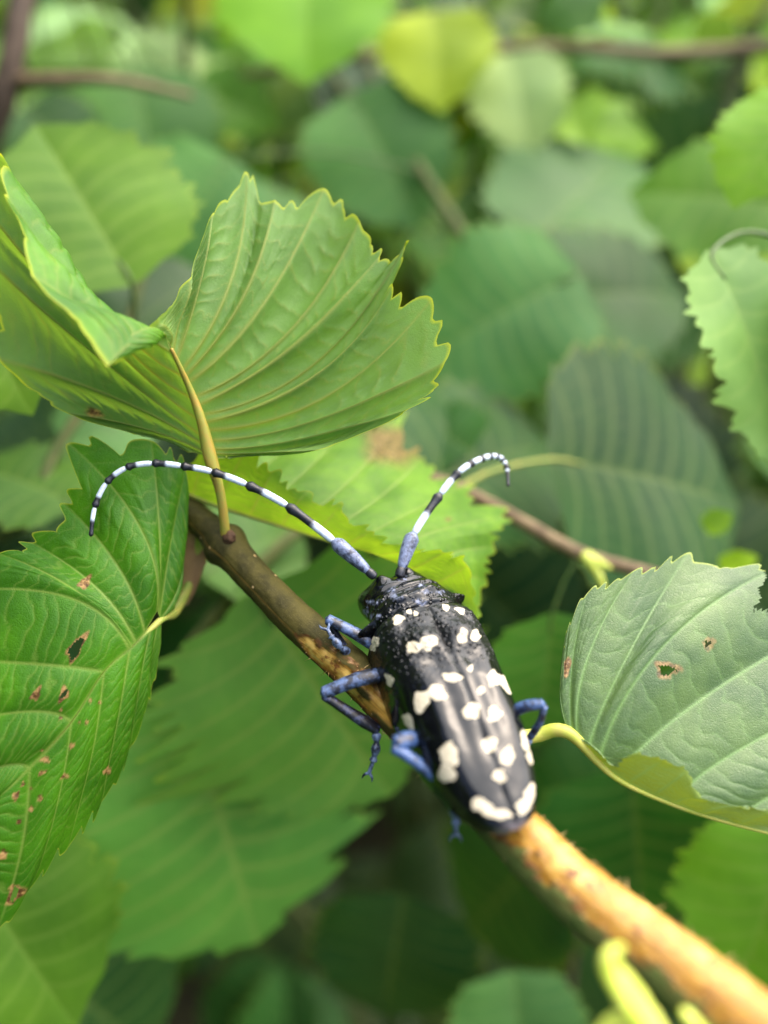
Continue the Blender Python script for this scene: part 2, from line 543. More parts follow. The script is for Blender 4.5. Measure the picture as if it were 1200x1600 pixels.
def generic_halves(L=1.0, W=0.40, p=0.85, nv=8, fold=0.2, curl=0.3, cup=0.0, wave=0.03, seed=0, tipx=1.0):
    """control veins of a broad pointed leaf lying along +X, upper side +Z"""
    r = np.random.default_rng(seed)

    def bend(x, y, sgn):
        ay = abs(y)
        z = ay * math.tan(fold) - cup * ay * ay / W + wave * math.sin(x * 9 + seed + (1.5 if sgn > 0 else 0)) * (ay / W) ** 1.5
        a = curl * x / L
        if abs(curl) < 1e-4: X, Z = x, 0.0
        else:
            rad = L / curl
            X, Z = rad * math.sin(a), -rad * (1 - math.cos(a))
        return np.array([X + z * math.sin(a), y, Z + z * math.cos(a)])
    out = []
    for sgn in (1, -1):
        cs = []
        for k in range(nv + 1):
            u = k / nv
            xi = 0.5 * (u + u ** 1.15)
            o = 0.84 * L * u ** 1.2
            if k == nv:
                cs.append([bend(0.84 * L, 0, sgn), bend(0.92 * L, 0, sgn), bend(L * tipx, 0, sgn)])
                continue
            ex = L * (-0.05 + 1.0 * xi)
            ey = W * max(math.sin(math.pi * min(1, xi ** p * 0.97 + 0.03)), 0) ** 0.62 * (0.95 + 0.1 * r.random())
            if k == 0: ex, ey = -0.02 * L, 0.06 * W
            mx, my = 0.5 * (o + ex) + 0.03 * L, 0.5 * ey - 0.02 * L
            if k == 0: mx, my = 0.5 * (o + ex), 0.5 * ey
            cs.append([bend(o, 0, sgn), bend(mx, sgn * my, sgn), bend(ex, sgn * ey, sgn)])
        out.append(cs)
    return out


_T = {}


def template(i, fine=False):
    """eight shared leaf meshes of length 1 with a short stalk"""
    key = (i, fine)
    if key not in _T:
        r = np.random.default_rng(100 + i)
        H = generic_halves(W=0.36 + 0.1 * r.random(), fold=0.05 + 0.3 * r.random(), curl=0.1 + 0.8 * r.random(), cup=0.4 * r.random(), wave=0.02 + 0.03 * r.random(), seed=i)
        H = [[[q * 1.0 for q in c] for c in h] for h in H]
        V, F, at = blade_local(H, per=10 if fine else 5, ns=26 if fine else 10)
        tv, tf, tt = tube(np.array([[-0.3, 0, 0.05], [-0.12, 0, 0.012], [0, 0, 0], [0.3, 0, -0.015]]), [0.016, 0.014, 0.013, 0.008], 6, 3)
        n = len(V)
        Fs = [np.vstack([F] + [f + n for f in tf if f.shape[1] == 4])] + [f + n for f in tf if f.shape[1] == 3]
        V = np.vstack([V, tv])
        at = {k: np.concatenate([a, np.full(len(tv), 1.0 if k == 'vein' else 0.0)]) for k, a in at.items()}
        me = make_mesh('leaf', V, Fs, at)
        _T[key] = me
    return _T[key]


def blade_local(H, per, ns, teeth=0.15, relief=0.006, vw=0.010, ladders=8):
    """blade() for a leaf in its own coordinates: upper side +Z"""
    global CAM
    keep = CAM
    CAM = np.array([0.5, 0, 50.0])
    try:
        out = blade(H, per=per, ns=ns, teeth=teeth, relief=relief, vw=vw, ladders=ladders, edge_w=0.01, see='upper', tert=0.35, sub_teeth=2, short=0, sharp=1.6)
    finally:
        CAM = keep
    return out


def frame(base, tip, nrm):
    """matrix that puts a unit leaf (X midrib, Z upper) from BASE to TIP with its upper side near NRM"""
    base, tip, nrm = Vector(base), Vector(tip), Vector(nrm)
    x = (tip - base); L = x.length; x.normalize()
    y = nrm.cross(x); y.normalize()
    z = x.cross(y)
    m = Matrix((x, y, z)).transposed().to_4x4()
    return Matrix.Translation(base) @ m @ Matrix.Scale(L, 4), L


COLS = {'forest': (0.022, 0.088, 0.016), 'fern': (0.125, 0.31, 0.06), 'fresh': (0.23, 0.46, 0.045), 
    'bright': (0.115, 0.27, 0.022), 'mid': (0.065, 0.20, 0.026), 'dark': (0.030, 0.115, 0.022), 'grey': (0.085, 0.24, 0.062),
    'lime': (0.38, 0.57, 0.035), 'mint': (0.36, 0.57, 0.22), 'yellow': (0.36, 0.50, 0.02), 'deep': (0.02, 0.07, 0.022), 'pale': (0.20, 0.38, 0.11),  # 'deep' is leaf green darkened to paint the shaded gaps
}


def jit(c, k=0.12):
    return tuple(float(max(0.005, v * (1 + k * rng.normal()))) for v in c)


def shoot(label, stem_pts, rad, mat=TWIG_GREEN, group=None, name='leafy_shoot', cat='shrub'):
    """a branch of the shrub: an Empty at its foot, a stem, and later its leaves"""
    pts = PP(stem_pts)
    root = empty(name, pts[0], label, cat, group)
    V, F, t = tube(pts, rad, 10, 8, wob=0.12)
    link('stem', make_mesh('stem', V, F), mat, root, pts[0])
    root_pts[root.name] = catmull(pts, 10)[0]
    return root


root_pts = {}


def place_leaf(root, base, tip, col, ratio=0.42, roll=0.0, mat=None, tilt=0.35, seed=0, curl=0.4, fold=0.15, fine=True, petiole=True, cup=0.1, under=False, teeth=0.14, wave=0.03, nv=8, pmat=None, pet_to=None, relief=0.006):
    """one photo-placed leaf: base and tip are (px, py, cm); its upper side looks between the lens and the sky, rolled about the midrib"""
    b, tp = P(*base), P(*tip)
    mid = (b + tp) / 2
    n = unit(unit(CAM - mid) * (1 - tilt) + np.array([0, 0, 1.0]) * tilt)
    if under: n = -n
    M, L = frame(b, tp, n)
    M = M @ Matrix.Rotation(R(roll), 4, 'X')
    H = generic_halves(W=ratio, fold=fold, curl=curl, cup=cup, wave=wave, seed=seed, nv=nv)
    V, F, at = blade_local(H, 10, 26, teeth=teeth, relief=relief)
    me = make_mesh('leaf', V, F, at)
    # the bend shortens the chord: stretch so that the tip still lands
    o = bpy.data.objects.new('leaf', me)
    COL.objects.link(o)
    me.materials.append(mat or LEAF_BACK)
    loc, rot, scl = M.decompose()
    o.location, o.rotation_euler, o.scale = loc, rot.to_euler(), scl
    attach(o, root)
    o.color = (*jit(COLS[col], 0.06), 1)
    if petiole:
        S = root_pts[root.name]
        dd = np.linalg.norm(S - b, axis=1) + 0.25 * np.abs((S - b) @ unit(tp - b) + 1.0)
        e = S[int(np.argmin(dd))]
        xdir = unit(tp - b)
        if pet_to: e = P(*pet_to)
        c1 = b - xdir * min(0.3 * np.linalg.norm(e - b), 0.25 * L)
        r = 0.010 * L if pmat is None else 0.008 * L
        pv, pf, _ = tube([e, 0.55 * c1 + 0.45 * e, b, b + xdir * 0.12 * L], [r * 1.2, r, r * 0.9, r * 0.5], 8, 5)
        po = link('petiole', make_mesh('petiole', pv, pf), pmat or PETIOLE_DULL)
        attach(po, o)
    return o


# ================================================================== ground
gv = np.array([[-3000, -3000, -75], [3000, -3000, -75], [3000, 3000, -75], [-3000, 3000, -75]], float)
t = NT('soil')
SOIL = t.done(t.bsdf(t.mix(t.ramp(t.noise(0.06, 6, 0.7), 0.35, 0.65), (0.02, 0.016, 0.01), (0.05, 0.05, 0.02)), 0.95, 0.1))
tag(link('ground', make_mesh('ground', gv, np.array([[0, 1, 2, 3]])), SOIL), kind='structure')

# ================================================================== main branch
SP = [(285, 790, 10.75), (318, 818, 10.5), (352, 852, 10.2), (400, 905, 9.95), (470, 975, 9.65), (560, 1055, 9.3), (650, 1142, 8.85), (730, 1225, 8.45), (805, 1300, 8.05), (905, 1395, 7.5), (1040, 1500, 6.95), (1190, 1622, 6.3), (1330, 1740, 5.7)]
SR = [0.17, 0.20, 0.235, 0.22, 0.235, 0.25, 0.27, 0.285, 0.30, 0.315, 0.335, 0.355, 0.38]
spts = PP(SP)
branch = empty('branch', spts[-1], 'olive brown branch with orange stripped bark under the beetle, bearing four large leaves', 'branch')
A = np.column_stack([spts, SR])
S_, sj = catmull(A, 26)
c, r = S_[:, :3], S_[:, 3]
k, seg = len(c), 72
T = unit(np.gradient(c, axis=0))
tocam = unit(CAM - c)
Nn = unit(tocam - T * np.sum(tocam * T, -1, keepdims=True))
Bb = np.cross(Nn, T)                                   # towards the upper right in the photo
if (Bb[k // 2] @ RT) < 0: Bb = -Bb
ang = np.linspace(-math.pi, math.pi, seg, endpoint=False)
al = np.concatenate([[0], np.cumsum(np.linalg.norm(np.diff(c, axis=0), axis=1))])
SS, AA = np.meshgrid(al, ang, indexing='ij')


J = np.interp(SS, al, sj)
psi_c = np.interp(J, [4, 5, 6, 7, 8, 12], [R(-35), R(-32), R(-24), R(5), R(42), R(46)])
half = np.interp(J, [4.15, 4.35, 5, 6, 7, 8, 9, 12], [R(0), R(30), R(38), R(52), R(60), R(66), R(64), R(60)])
rag = (vnoise(SS * 6, AA * 3, 3) - 0.5) * R(38) + (vnoise(SS * 22, AA * 8, 5) - 0.5) * R(22)
dd = half - np.abs(AA - psi_c) + rag * np.minimum(1, half / R(25))
strip = sstep(-0.03, 0.06, dd)
# islands of bark left inside the stripped part
isl = sstep(0.66, 0.74, vnoise(SS * 2.6, AA * 2.2, 9))
strip = strip * (1 - isl * (J > 4.3) * (J < 7.4))
rim = sstep(-0.2, 0.0, dd) * (1 - sstep(0.0, 0.22, dd)) * (J > 4.1)
nodeb = np.exp(-((J - 2.0) / 0.22) ** 2) * 0.07
rad = r[:, None] + nodeb - 0.022 * strip + 0.012 * (vnoise(SS * 3, AA * 1.5, 1) - 0.5) + 0.010 * (vnoise(SS * 14, AA * 6, 2) - 0.5) + 0.014 * rim * (vnoise(SS * 16, AA * 9, 7))
Vst = c[:, None] + rad[..., None] * (np.cos(AA)[..., None] * Nn[:, None] + np.sin(AA)[..., None] * Bb[:, None])
i_ = np.arange(k - 1)[:, None] * seg; j_ = np.arange(seg)[None]; j2_ = (j_ + 1) % seg
Fst = np.stack([i_ + j_, i_ + j2_, i_ + seg + j2_, i_ + seg + j_], -1).reshape(-1, 4)
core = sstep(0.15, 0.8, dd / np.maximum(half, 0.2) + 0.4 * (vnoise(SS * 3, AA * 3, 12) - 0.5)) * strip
green = sstep(6.0, 8.5, J) * (1 - strip)
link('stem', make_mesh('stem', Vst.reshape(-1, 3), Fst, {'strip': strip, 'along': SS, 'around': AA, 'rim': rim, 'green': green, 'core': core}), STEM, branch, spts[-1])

# torn fibres along the edge of the stripped bark
Vf, Ff, of = [], [], 0
ee = np.argwhere((np.abs(dd) < 0.09) & (J > 4.3))
more = np.argwhere((np.abs(AA) < 2.0) & (AA > 0.6) & (J > 7.6))
idx = np.vstack([ee[rng.choice(len(ee), 110)], more[rng.choice(len(more), 50)]])
for (a, b) in idx:
    p = Vst[a, b]; n = unit(p - c[a])
    ln = 0.03 + 0.10 * rng.random() ** 2
    d = unit(n * (0.5 + rng.random()) + T[a] * rng.normal() * 0.8 + unit(np.cross(n, T[a])) * rng.normal() * 0.7)
    q = unit(np.cross(d, T[a] + 0.3)) * (0.004 + 0.006 * rng.random()); z = np.cross(d, q)
    Vf += [p + q, p - q * 0.5 + z * 0.8, p - q * 0.5 - z * 0.8, p + d * ln + T[a] * ln * 0.4 * rng.normal()]
    Ff += [[of, of + 1, of + 3], [of + 1, of + 2, of + 3], [of + 2, of, of + 3]]
    of += 4
fo = link('bark_fibres', make_mesh('bark_fibres', np.array(Vf), np.array(Ff)), FIBRE, branch, spts[-1])
fo['kind'] = 'stuff'

# node: leaf scar, dry bud sheath hanging behind
V, F, t_ = tube([P(352, 845, 10.0), P(360, 838, 9.93), P(366, 835, 9.9)], [0.07, 0.085, 0.03], 10, 5, wob=0.5)
link('leaf_scar', make_mesh('leaf_scar', V, F), SCAR, branch, spts[2])
V, F, t_ = tube(PP([(318, 805, 10.6), (305, 850, 10.65), (297, 900, 10.7), (290, 945, 10.8)]), [0.12, 0.19, 0.16, 0.03], 12, 6, flat=0.35, wob=0.2)
link('dry_sheath', make_mesh('dry_sheath', V, F), SHEATH, branch, spts[1])


def hero(name, halves, mat, col, pet, pet_r, pet_mat, label=None, **kw):
    V, F, at = blade(halves, **kw)
    me = make_mesh('leaf', V, F, at)
    o = link('leaf', me, mat, branch, pet[0] if len(pet) else V[0], COLS.get(col, col) if isinstance(col, str) else col)
    if label: o['label'] = label
    pv, pf, _ = tube(pet, pet_r, 14, 8, wob=0.06)
    po = link('petiole', make_mesh('petiole', pv, pf), pet_mat)
    attach(po, o)
    return o


def H(l):
    return [[P(*a), P(*b), P(*c_)] for a, b, c_ in l]


# leaf A: big leaf above, seen from beneath
tipA = ((262, 533, 9.0), (232, 515, 8.5), (168, 575, 7.9))
AL = H([((326, 714, 9.7), (300, 704, 9.72), (270, 690, 9.75)), ((325, 710, 9.7), (235, 672, 9.75), (120, 648, 9.8)), ((322, 698, 9.68), (190, 625, 9.75), (12, 565, 9.8)),
        ((317, 682, 9.64), (160, 560, 9.75), (-8, 415, 9.75)), ((309, 655, 9.55), (150, 515, 9.6), (-32, 300, 9.55)), ((299, 622, 9.45), (160, 492, 9.4), (-12, 245, 9.2)),
        ((285, 588, 9.3), (165, 488, 9.0), (22, 315, 8.7)), ((270, 552, 9.1), (180, 495, 8.6), (62, 425, 8.2)), tipA])
AR = H([((327, 714, 9.7), (350, 716, 9.68), (372, 712, 9.65)), ((327, 708, 9.7), (400, 709, 9.62), (490, 704, 9.55)), ((326, 700, 9.7), (450, 692, 9.6), (632, 642, 9.45)), ((324, 688, 9.68), (490, 660, 9.65), (684, 575, 9.45)),
        ((320, 672, 9.62), (505, 622, 9.7), (664, 482, 9.6)), ((317, 660, 9.58), (480, 595, 9.55), (600, 470, 9.5)), ((313, 648, 9.55), (488, 572, 9.7), (626, 404, 9.68)), ((308, 634, 9.5), (460, 540, 9.55), (590, 410, 9.7)), ((303, 620, 9.48), (450, 522, 9.72), (560, 352, 9.95)),
        ((294, 598, 9.4), (408, 480, 9.62), (500, 312, 10.1)), ((289, 588, 9.35), (380, 465, 9.5), (428, 328, 10.0)), ((284, 578, 9.3), (360, 440, 9.55), (385, 288, 10.1)), ((276, 562, 9.2), (308, 455, 9.3), (330, 345, 9.6)),
        ((270, 550, 9.15), (282, 490, 9.15), (292, 440, 9.2)), ((266, 540, 9.08), (262, 520, 9.0), (245, 506, 8.85)), tipA])
petA = PP([(352, 856, 10.1), (351, 820, 9.9), (343, 765, 9.72), (328, 712, 9.63), (314, 655, 9.5), (296, 606, 9.36), (268, 545, 9.05)])
hero('A', [AL, AR], LEAF_UNDER, (0.12, 0.33, 0.025), petA, [0.075, 0.062, 0.06, 0.085, 0.06, 0.04, 0.02], PETIOLE_ORANGE, 'large upright leaf seen from beneath with orange midrib', per=16, ns=110, teeth=0.06, relief=0.17, see='under', ladders=11, vw=0.026, edge_w=0.045, sub_teeth=2, tert=0.5,
     dmg=lambda x, y, k: np.clip(2 - ell(x, y, 148, 645, 9, 4, 30), 0, 1))

# leaf B: chewed leaf on the left, upper side to the lens
tipB = ((0, 1245, 8.8), (-60, 1300, 8.7), (-110, 1370, 8.6))
BU = H([((252, 968, 9.75), (262, 962, 9.85), (274, 952, 9.95)), ((251, 967, 9.75), (284, 905, 9.95), (290, 835, 10.05)), ((249, 963, 9.72), (268, 850, 9.8), (287, 742, 9.95)), ((247, 959, 9.7), (250, 840, 9.65), (238, 703, 9.75)),
        ((244, 958, 9.68), (226, 838, 9.5), (128, 712, 9.7)), ((226, 988, 9.52), (192, 898, 9.4), (116, 802, 9.6)), ((212, 1004, 9.45), (155, 922, 9.3), (58, 852, 9.5)), ((206, 1010, 9.42), (120, 924, 9.2), (5, 866, 9.4)), ((202, 1015, 9.4), (120, 938, 9.15), (-35, 922, 9.25)),
        ((162, 1050, 9.22), (85, 1040, 9.0), (-45, 1032, 9.0)), ((111, 1128, 9.05), (50, 1112, 8.9), (-65, 1130, 8.85)), ((46, 1200, 8.92), (0, 1200, 8.8), (-80, 1230, 8.7)), tipB])
BD = H([((252, 968, 9.75), (253, 985, 9.78), (252, 1005, 9.8)), ((246, 975, 9.7), (240, 1020, 9.7), (238, 1070, 9.8)), ((235, 985, 9.6), (220, 1070, 9.55), (204, 1168, 9.7)), ((203, 1014, 9.42), (185, 1130, 9.35), (162, 1248, 9.55)), ((162, 1051, 9.2), (145, 1180, 9.2), (112, 1310, 9.35)),
        ((111, 1130, 9.05), (92, 1250, 9.05), (58, 1365, 9.2)), ((46, 1200, 8.92), (35, 1320, 8.95), (2, 1438, 9.0)), tipB])
holesB = [(118, 1014, 9, 20, 25), (100, 1084, 4, 9, 40), (22, 1398, 5, 16, 25)]
brownB = [(132, 911, 13, 9, -35), (118, 1014, 12, 24, 25), (57, 1085, 8, 11, 40), (100, 1085, 8, 13, 40), (71, 1187, 7, 6, 0), (66, 1207, 7, 4, -20), (25, 1243, 6, 8, 0), (48, 1265, 4, 5, 0), (63, 1247, 5, 5, 0), (29, 1284, 4, 5, 0), (101, 1214, 7, 4, -30), (4, 1334, 6, 12, 20), (22, 1398, 9, 22, 25),
          (95, 1110, 3, 4, 0), (95, 1122, 4, 3, 0), (141, 1094, 3, 3, 0), (156, 1098, 3, 3, 0), (135, 1128, 3, 4, 0), (112, 1166, 4, 6, 20), (65, 1172, 3, 3, 0), (36, 1225, 4, 4, 0), (168, 1205, 9, 5, -40), (124, 1128, 2.5, 2.5, 0), (48, 1233, 3, 3, 0)]


def dmgB(x, y, k):
    m = np.zeros(len(x))
    for q, (a, b, c_, d, e) in enumerate(brownB):
        m = np.maximum(m, np.clip((0.95 - ell(x, y, a, b, c_, d, e, q, 0.3)) * 6, 0, 1))
    return m


def cutB(x, y, k):
    m = np.zeros(len(x), bool)
    for q, (a, b, c_, d, e) in enumerate(holesB):
        m |= ell(x, y, a, b, c_, d, e, q + 1) < 1
    return m


petB = PP([(318, 822, 10.5), (300, 900, 10.75), (275, 955, 10.35), (252, 968, 9.78), (203, 1014, 9.46), (160, 1053, 9.26), (111, 1130, 9.1), (46, 1200, 8.97)])
hero('B', [BU, BD], LEAF, (0.060, 0.215, 0.008), petB, [0.07, 0.065, 0.06, 0.045, 0.02, 0.015, 0.012, 0.01], PETIOLE_GREEN, 'chewed green leaf with brown holes', per=24, ns=190, teeth=0.10, sharp=1.8, relief=0.075, see='upper', ladders=12, vw=0.022, edge_w=0.02, cut=cutB, dmg=dmgB, sub_teeth=2)

# leaf C: behind the head, near half folded up
tipC = ((715, 935, 10.35), (730, 950, 10.4), (747, 968, 10.5))
CN = H([((282, 768, 10.7), (283, 755, 10.65), (284, 742, 10.6)), ((300, 778, 10.62), (312, 738, 10.5), (325, 700, 10.4)), ((340, 790, 10.5), (362, 745, 10.3), (384, 704, 10.2)), ((390, 806, 10.4), (408, 772, 10.15), (424, 742, 10.05)), ((440, 822, 10.35), (458, 795, 10.1), (474, 775, 10.0)), ((490, 838, 10.3), (508, 818, 10.1), (523, 800, 10.0)),
        ((540, 853, 10.28), (556, 842, 10.1), (572, 833, 10.0)), ((590, 868, 10.25), (614, 862, 10.1), (634, 858, 10.0)), ((640, 890, 10.25), (668, 876, 10.1), (692, 864, 10.0)), ((680, 912, 10.3), (708, 896, 10.2), (726, 886, 10.1)), tipC])
CF = H([((282, 768, 10.7), (290, 755, 10.8), (300, 742, 11.14)), ((300, 778, 10.62), (335, 735, 10.9), (370, 690, 11.62)), ((340, 790, 10.5), (395, 745, 11), (450, 695, 12.10)), ((390, 806, 10.4), (460, 750, 10.9), (530, 680, 12.26)), ((440, 822, 10.35), (530, 765, 10.9), (610, 675, 12.58)), ((490, 838, 10.3), (580, 785, 10.9), (650, 725, 12.26)),
        ((540, 853, 10.28), (630, 805, 10.8), (708, 765, 11.94)), ((590, 868, 10.25), (680, 830, 10.7), (776, 808, 11.62)), ((640, 890, 10.25), (700, 865, 10.6), (764, 856, 11.30)), ((680, 912, 10.3), (720, 900, 10.5), (752, 905, 10.98)), tipC])
petC = PP([(350, 845, 10.35), (318, 822, 10.75), (292, 795, 10.85), (282, 769, 10.72), (340, 791, 10.52), (440, 823, 10.37), (540, 854, 10.3)])
hero('C', [CF, CN], LEAF_YOUNG, (0.2, 0.42, 0.045), petC, [0.06, 0.055, 0.05, 0.045, 0.03, 0.025, 0.015], PETIOLE_GREEN, 'light green leaf folded along its midrib behind the beetle head', per=18, ns=80, teeth=0.17, relief=0.06, sub_teeth=3, sharp=1.8, see='upper', ladders=9, vw=0.02, edge_w=0.03,
     dmg=lambda x, y, k: np.maximum(np.clip(1.6 - ell(x, y, 615, 695, 40, 26, 20), 0, 0.85) * (k == 0), np.clip((1 - ell(x, y, 700, 812, 5, 3.5)) * 4, 0, 0.7)))

# leaf D: right, lower half folded up over the pale upper half
tipD = ((1250, 1312, 8.65), (1340, 1310, 8.7), (1440, 1270, 8.8))
DU = H([((888, 1143, 9.0), (884, 1132, 9.02), (879, 1120, 9.05)), ((890, 1146, 9.0), (876, 1085, 9.08), (880, 1010, 9.2)), ((895, 1151, 8.98), (893, 1050, 9.12), (915, 935, 9.35)), ((905, 1162, 8.95), (915, 1040, 9.1), (984, 902, 9.5)), ((918, 1175, 8.92), (968, 1050, 9.1), (1062, 886, 9.65)), ((935, 1191, 8.9), (1032, 1016, 9.1), (1192, 898, 9.8)),
        ((962, 1214, 8.85), (1080, 1106, 9.05), (1265, 990, 9.6)), ((1060, 1259, 8.75), (1136, 1184, 8.9), (1345, 1080, 9.3)), ((1150, 1287, 8.7), (1240, 1230, 8.8), (1410, 1180, 9.0)), tipD])
DL = H([((888, 1143, 9.0), (893, 1145, 8.97), (898, 1148, 8.95)), ((892, 1149, 9.0), (902, 1150, 8.93), (912, 1158, 8.87)), ((905, 1162, 8.95), (920, 1163, 8.85), (932, 1172, 8.78)), ((918, 1175, 8.92), (940, 1183, 8.8), (958, 1196, 8.72)), ((940, 1194, 8.88), (966, 1186, 8.72), (990, 1178, 8.62)), ((980, 1223, 8.82), (1010, 1204, 8.66), (1034, 1190, 8.56)), ((1020, 1243, 8.78), (1050, 1222, 8.62), (1070, 1206, 8.55)),
        ((1050, 1256, 8.76), (1076, 1246, 8.62), (1096, 1246, 8.55)), ((1090, 1270, 8.73), (1120, 1262, 8.6), (1150, 1260, 8.55)), ((1150, 1288, 8.7), (1185, 1272, 8.58), (1220, 1266, 8.52)), tipD])


def cutD(x, y, k):
    a = (ell(x, y, 1040, 1047, 12, 10, 45, 0.7, 0.3) < 1) | (ell(x, y, 1104, 1006, 7, 8, 20) < 1)
    return (a | ((x > 1172) & (y > 880) & (y < 958 + 3 * np.sin(x * 0.9)) & (x > 1192 - 0.35 * (y - 900) + 4 * np.sin(y * 0.21)))) & (k == 0)


def dmgD(x, y, k):
    m = np.clip((1.16 - ell(x, y, 1040, 1046, 15, 13, 45, 0.7, 0.3)) * 4, 0, 0.8)
    m = np.maximum(m, np.clip((1.15 - ell(x, y, 1105, 1006, 9, 10)) * 3, 0, 0.6))
    m = np.maximum(m, np.clip((1.2 - ell(x, y, 886, 1042, 5, 15, 5)) * 4, 0, 1))
    return m * (k == 0)


petD = PP([(742, 1205, 8.55), (790, 1162, 8.95), (838, 1149, 9.1), (888, 1145, 8.98), (962, 1216, 8.84), (1060, 1260, 8.77), (1150, 1288, 8.72), (1250, 1313, 8.67)])
hero('D', [DU, DL], LEAF_PALE, (0.12, 0.215, 0.075), petD, [0.09, 0.085, 0.085, 0.075, 0.032, 0.03, 0.026, 0.018], PETIOLE_YELLOW, 'pale waxy leaf with a hole and its lower half folded up', per=26, ns=200, teeth=0.06, sharp=1.6, relief=0.055, see='upper', ladders=10, vw=0.022, edge_w=0.025, cut=cutD, dmg=dmgD)

# young lime shoot curling in front of the branch
V, F, t_ = join([tube(PP([(1075, 1680, 5.75), (1030, 1625, 5.8), (990, 1565, 5.85), (958, 1520, 5.85), (952, 1495, 5.85), (972, 1482, 5.9)]), [0.10, 0.13, 0.15, 0.12, 0.11, 0.05], 14, 8, flat=0.5, wob=0.15), tube(PP([(1030, 1625, 5.8), (985, 1605, 5.85), (955, 1600, 5.9), (925, 1625, 5.9)]), [0.1, 0.11, 0.08, 0.03], 12, 6, flat=0.5)])
link('young_shoot', make_mesh('young_shoot', V, F), LIME_BUD, branch, spts[-1])
V, F, t_ = tube(PP([(1120, 1660, 6.2), (1095, 1620, 6.15), (1075, 1590, 6.1), (1066, 1578, 6.1)]), [0.1, 0.08, 0.06, 0.03], 12, 6)
link('bud', make_mesh('bud', V, F), LIME_BUD, branch, spts[-1])

# ================================================================== beetle
TA = P(809, 1292, 7.40)
SB = P(668, 945, 9.0)
HD = P(597, 866, 9.75)
LE = np.linalg.norm(SB - TA)
A1 = unit(SB - TA)
ROLL = R(24)


def frm(Ax, at):
    n0 = unit(CAM - at); n0 = unit(n0 - Ax * (n0 @ Ax))
    y0 = np.cross(n0, Ax)
    n = math.cos(ROLL) * n0 - math.sin(ROLL) * y0
    return n, np.cross(n, Ax)


N1, Y1 = frm(A1, (TA + SB) / 2)
A2 = unit(HD - SB)
L2 = np.linalg.norm(HD - SB)
fx = [0, .012, .03, .06, .10, .16, .25, .40, .6, .8, .92, .965, .985, 1.0]
fw = [.03, .16, .25, .32, .385, .455, .53, .615, .66, .68, .68, .655, .62, .55]
fh = [.08, .12, .15, .20, .26, .335, .42, .53, .62, .63, .60, .57, .52, .46]
fz = [-.06, -.03, -.01, .015, .035, .06, .09, .12, .14, .115, .06, .03, .01, -.02]


def beetle_marks(V, N):
    """white spots and blue down by where they lie on the back (only on surfaces that face up)"""
    x, y, d = proj(V)
    face = np.sum(N * unit(CAM - V), -1) > 0.02
    x = x + 0.8 * np.sin(y * 0.35 + x * 0.11); y = y + 0.7 * np.sin(x * 0.33 - y * 0.12)
    sp = np.zeros(len(x)); bl = np.zeros(len(x))
    for q, (a, b, c_, e, g) in enumerate(SPOTS):
        sp = np.maximum(sp, sstep(1.12, 0.66, ell(x, y, a, b, c_ * 0.98, e * 0.98, g, q, 0.18)))
    for q, (a, b, c_, e, g) in enumerate(BLUES):
        bl = np.maximum(bl, sstep(1.1, 0.5, ell(x, y, a, b, c_ * 0.8, e * 0.8, g, q, 0.25)))
    return sp * face, bl * face


SPOTS = [(622, 968, 10, 8.5, 0), (640, 956, 5, 4.5, 0), (649, 958, 4.5, 4, 0), (697, 949, 7, 6, 0), (719, 954, 8, 6, 20), (647, 1011, 13, 11, 0), (670, 1004, 15, 13, 0), (723, 994, 10, 12, 0), (743, 993, 9, 9.5, 0),
         (586, 1002, 8, 9, 0), (582, 1013, 5, 6, 0), (608, 1062, 6, 13, -20), (706, 1058, 16, 8, 10), (735, 1044, 5, 6, 0), (752, 1078, 7, 6, 0), (658, 1096, 14, 18, 20), (682, 1082, 17, 14, 0),
         (772, 1060, 11, 15, 0), (793, 1072, 7, 22, -38), (737, 1111, 15, 14, 0), (773, 1115, 12, 13, 0), (638, 1127, 8, 14, -25), (702, 1178, 16, 20, 0), (698, 1208, 14, 18, 10),
         (765, 1163, 12, 14, 0), (793, 1181, 12, 16, 0), (822, 1156, 9, 16, -15), (828, 1183, 5, 11, -8), (780, 1212, 11, 11, 0),
         (752, 1258, 18, 12, 15), (775, 1271, 26, 9, 8), (828, 1240, 8, 18, 8), (818, 1260, 14, 11, -30)]
BLUES = [(583, 941, 17, 5, 0), (613, 922, 9, 6, -15), (619, 933, 16, 5.5, 8), (658, 941, 14, 5.5, 0), (659, 915, 7, 5, 0), (666, 925, 9, 5, 0), (688, 926, 8, 5, -10), (630, 904, 8, 6, 0), (591, 963, 7, 4, 0), (578, 964, 6, 5, 0), (572, 955, 7, 12, 10)]


def section_pts(x, y_fn=None):
    pass


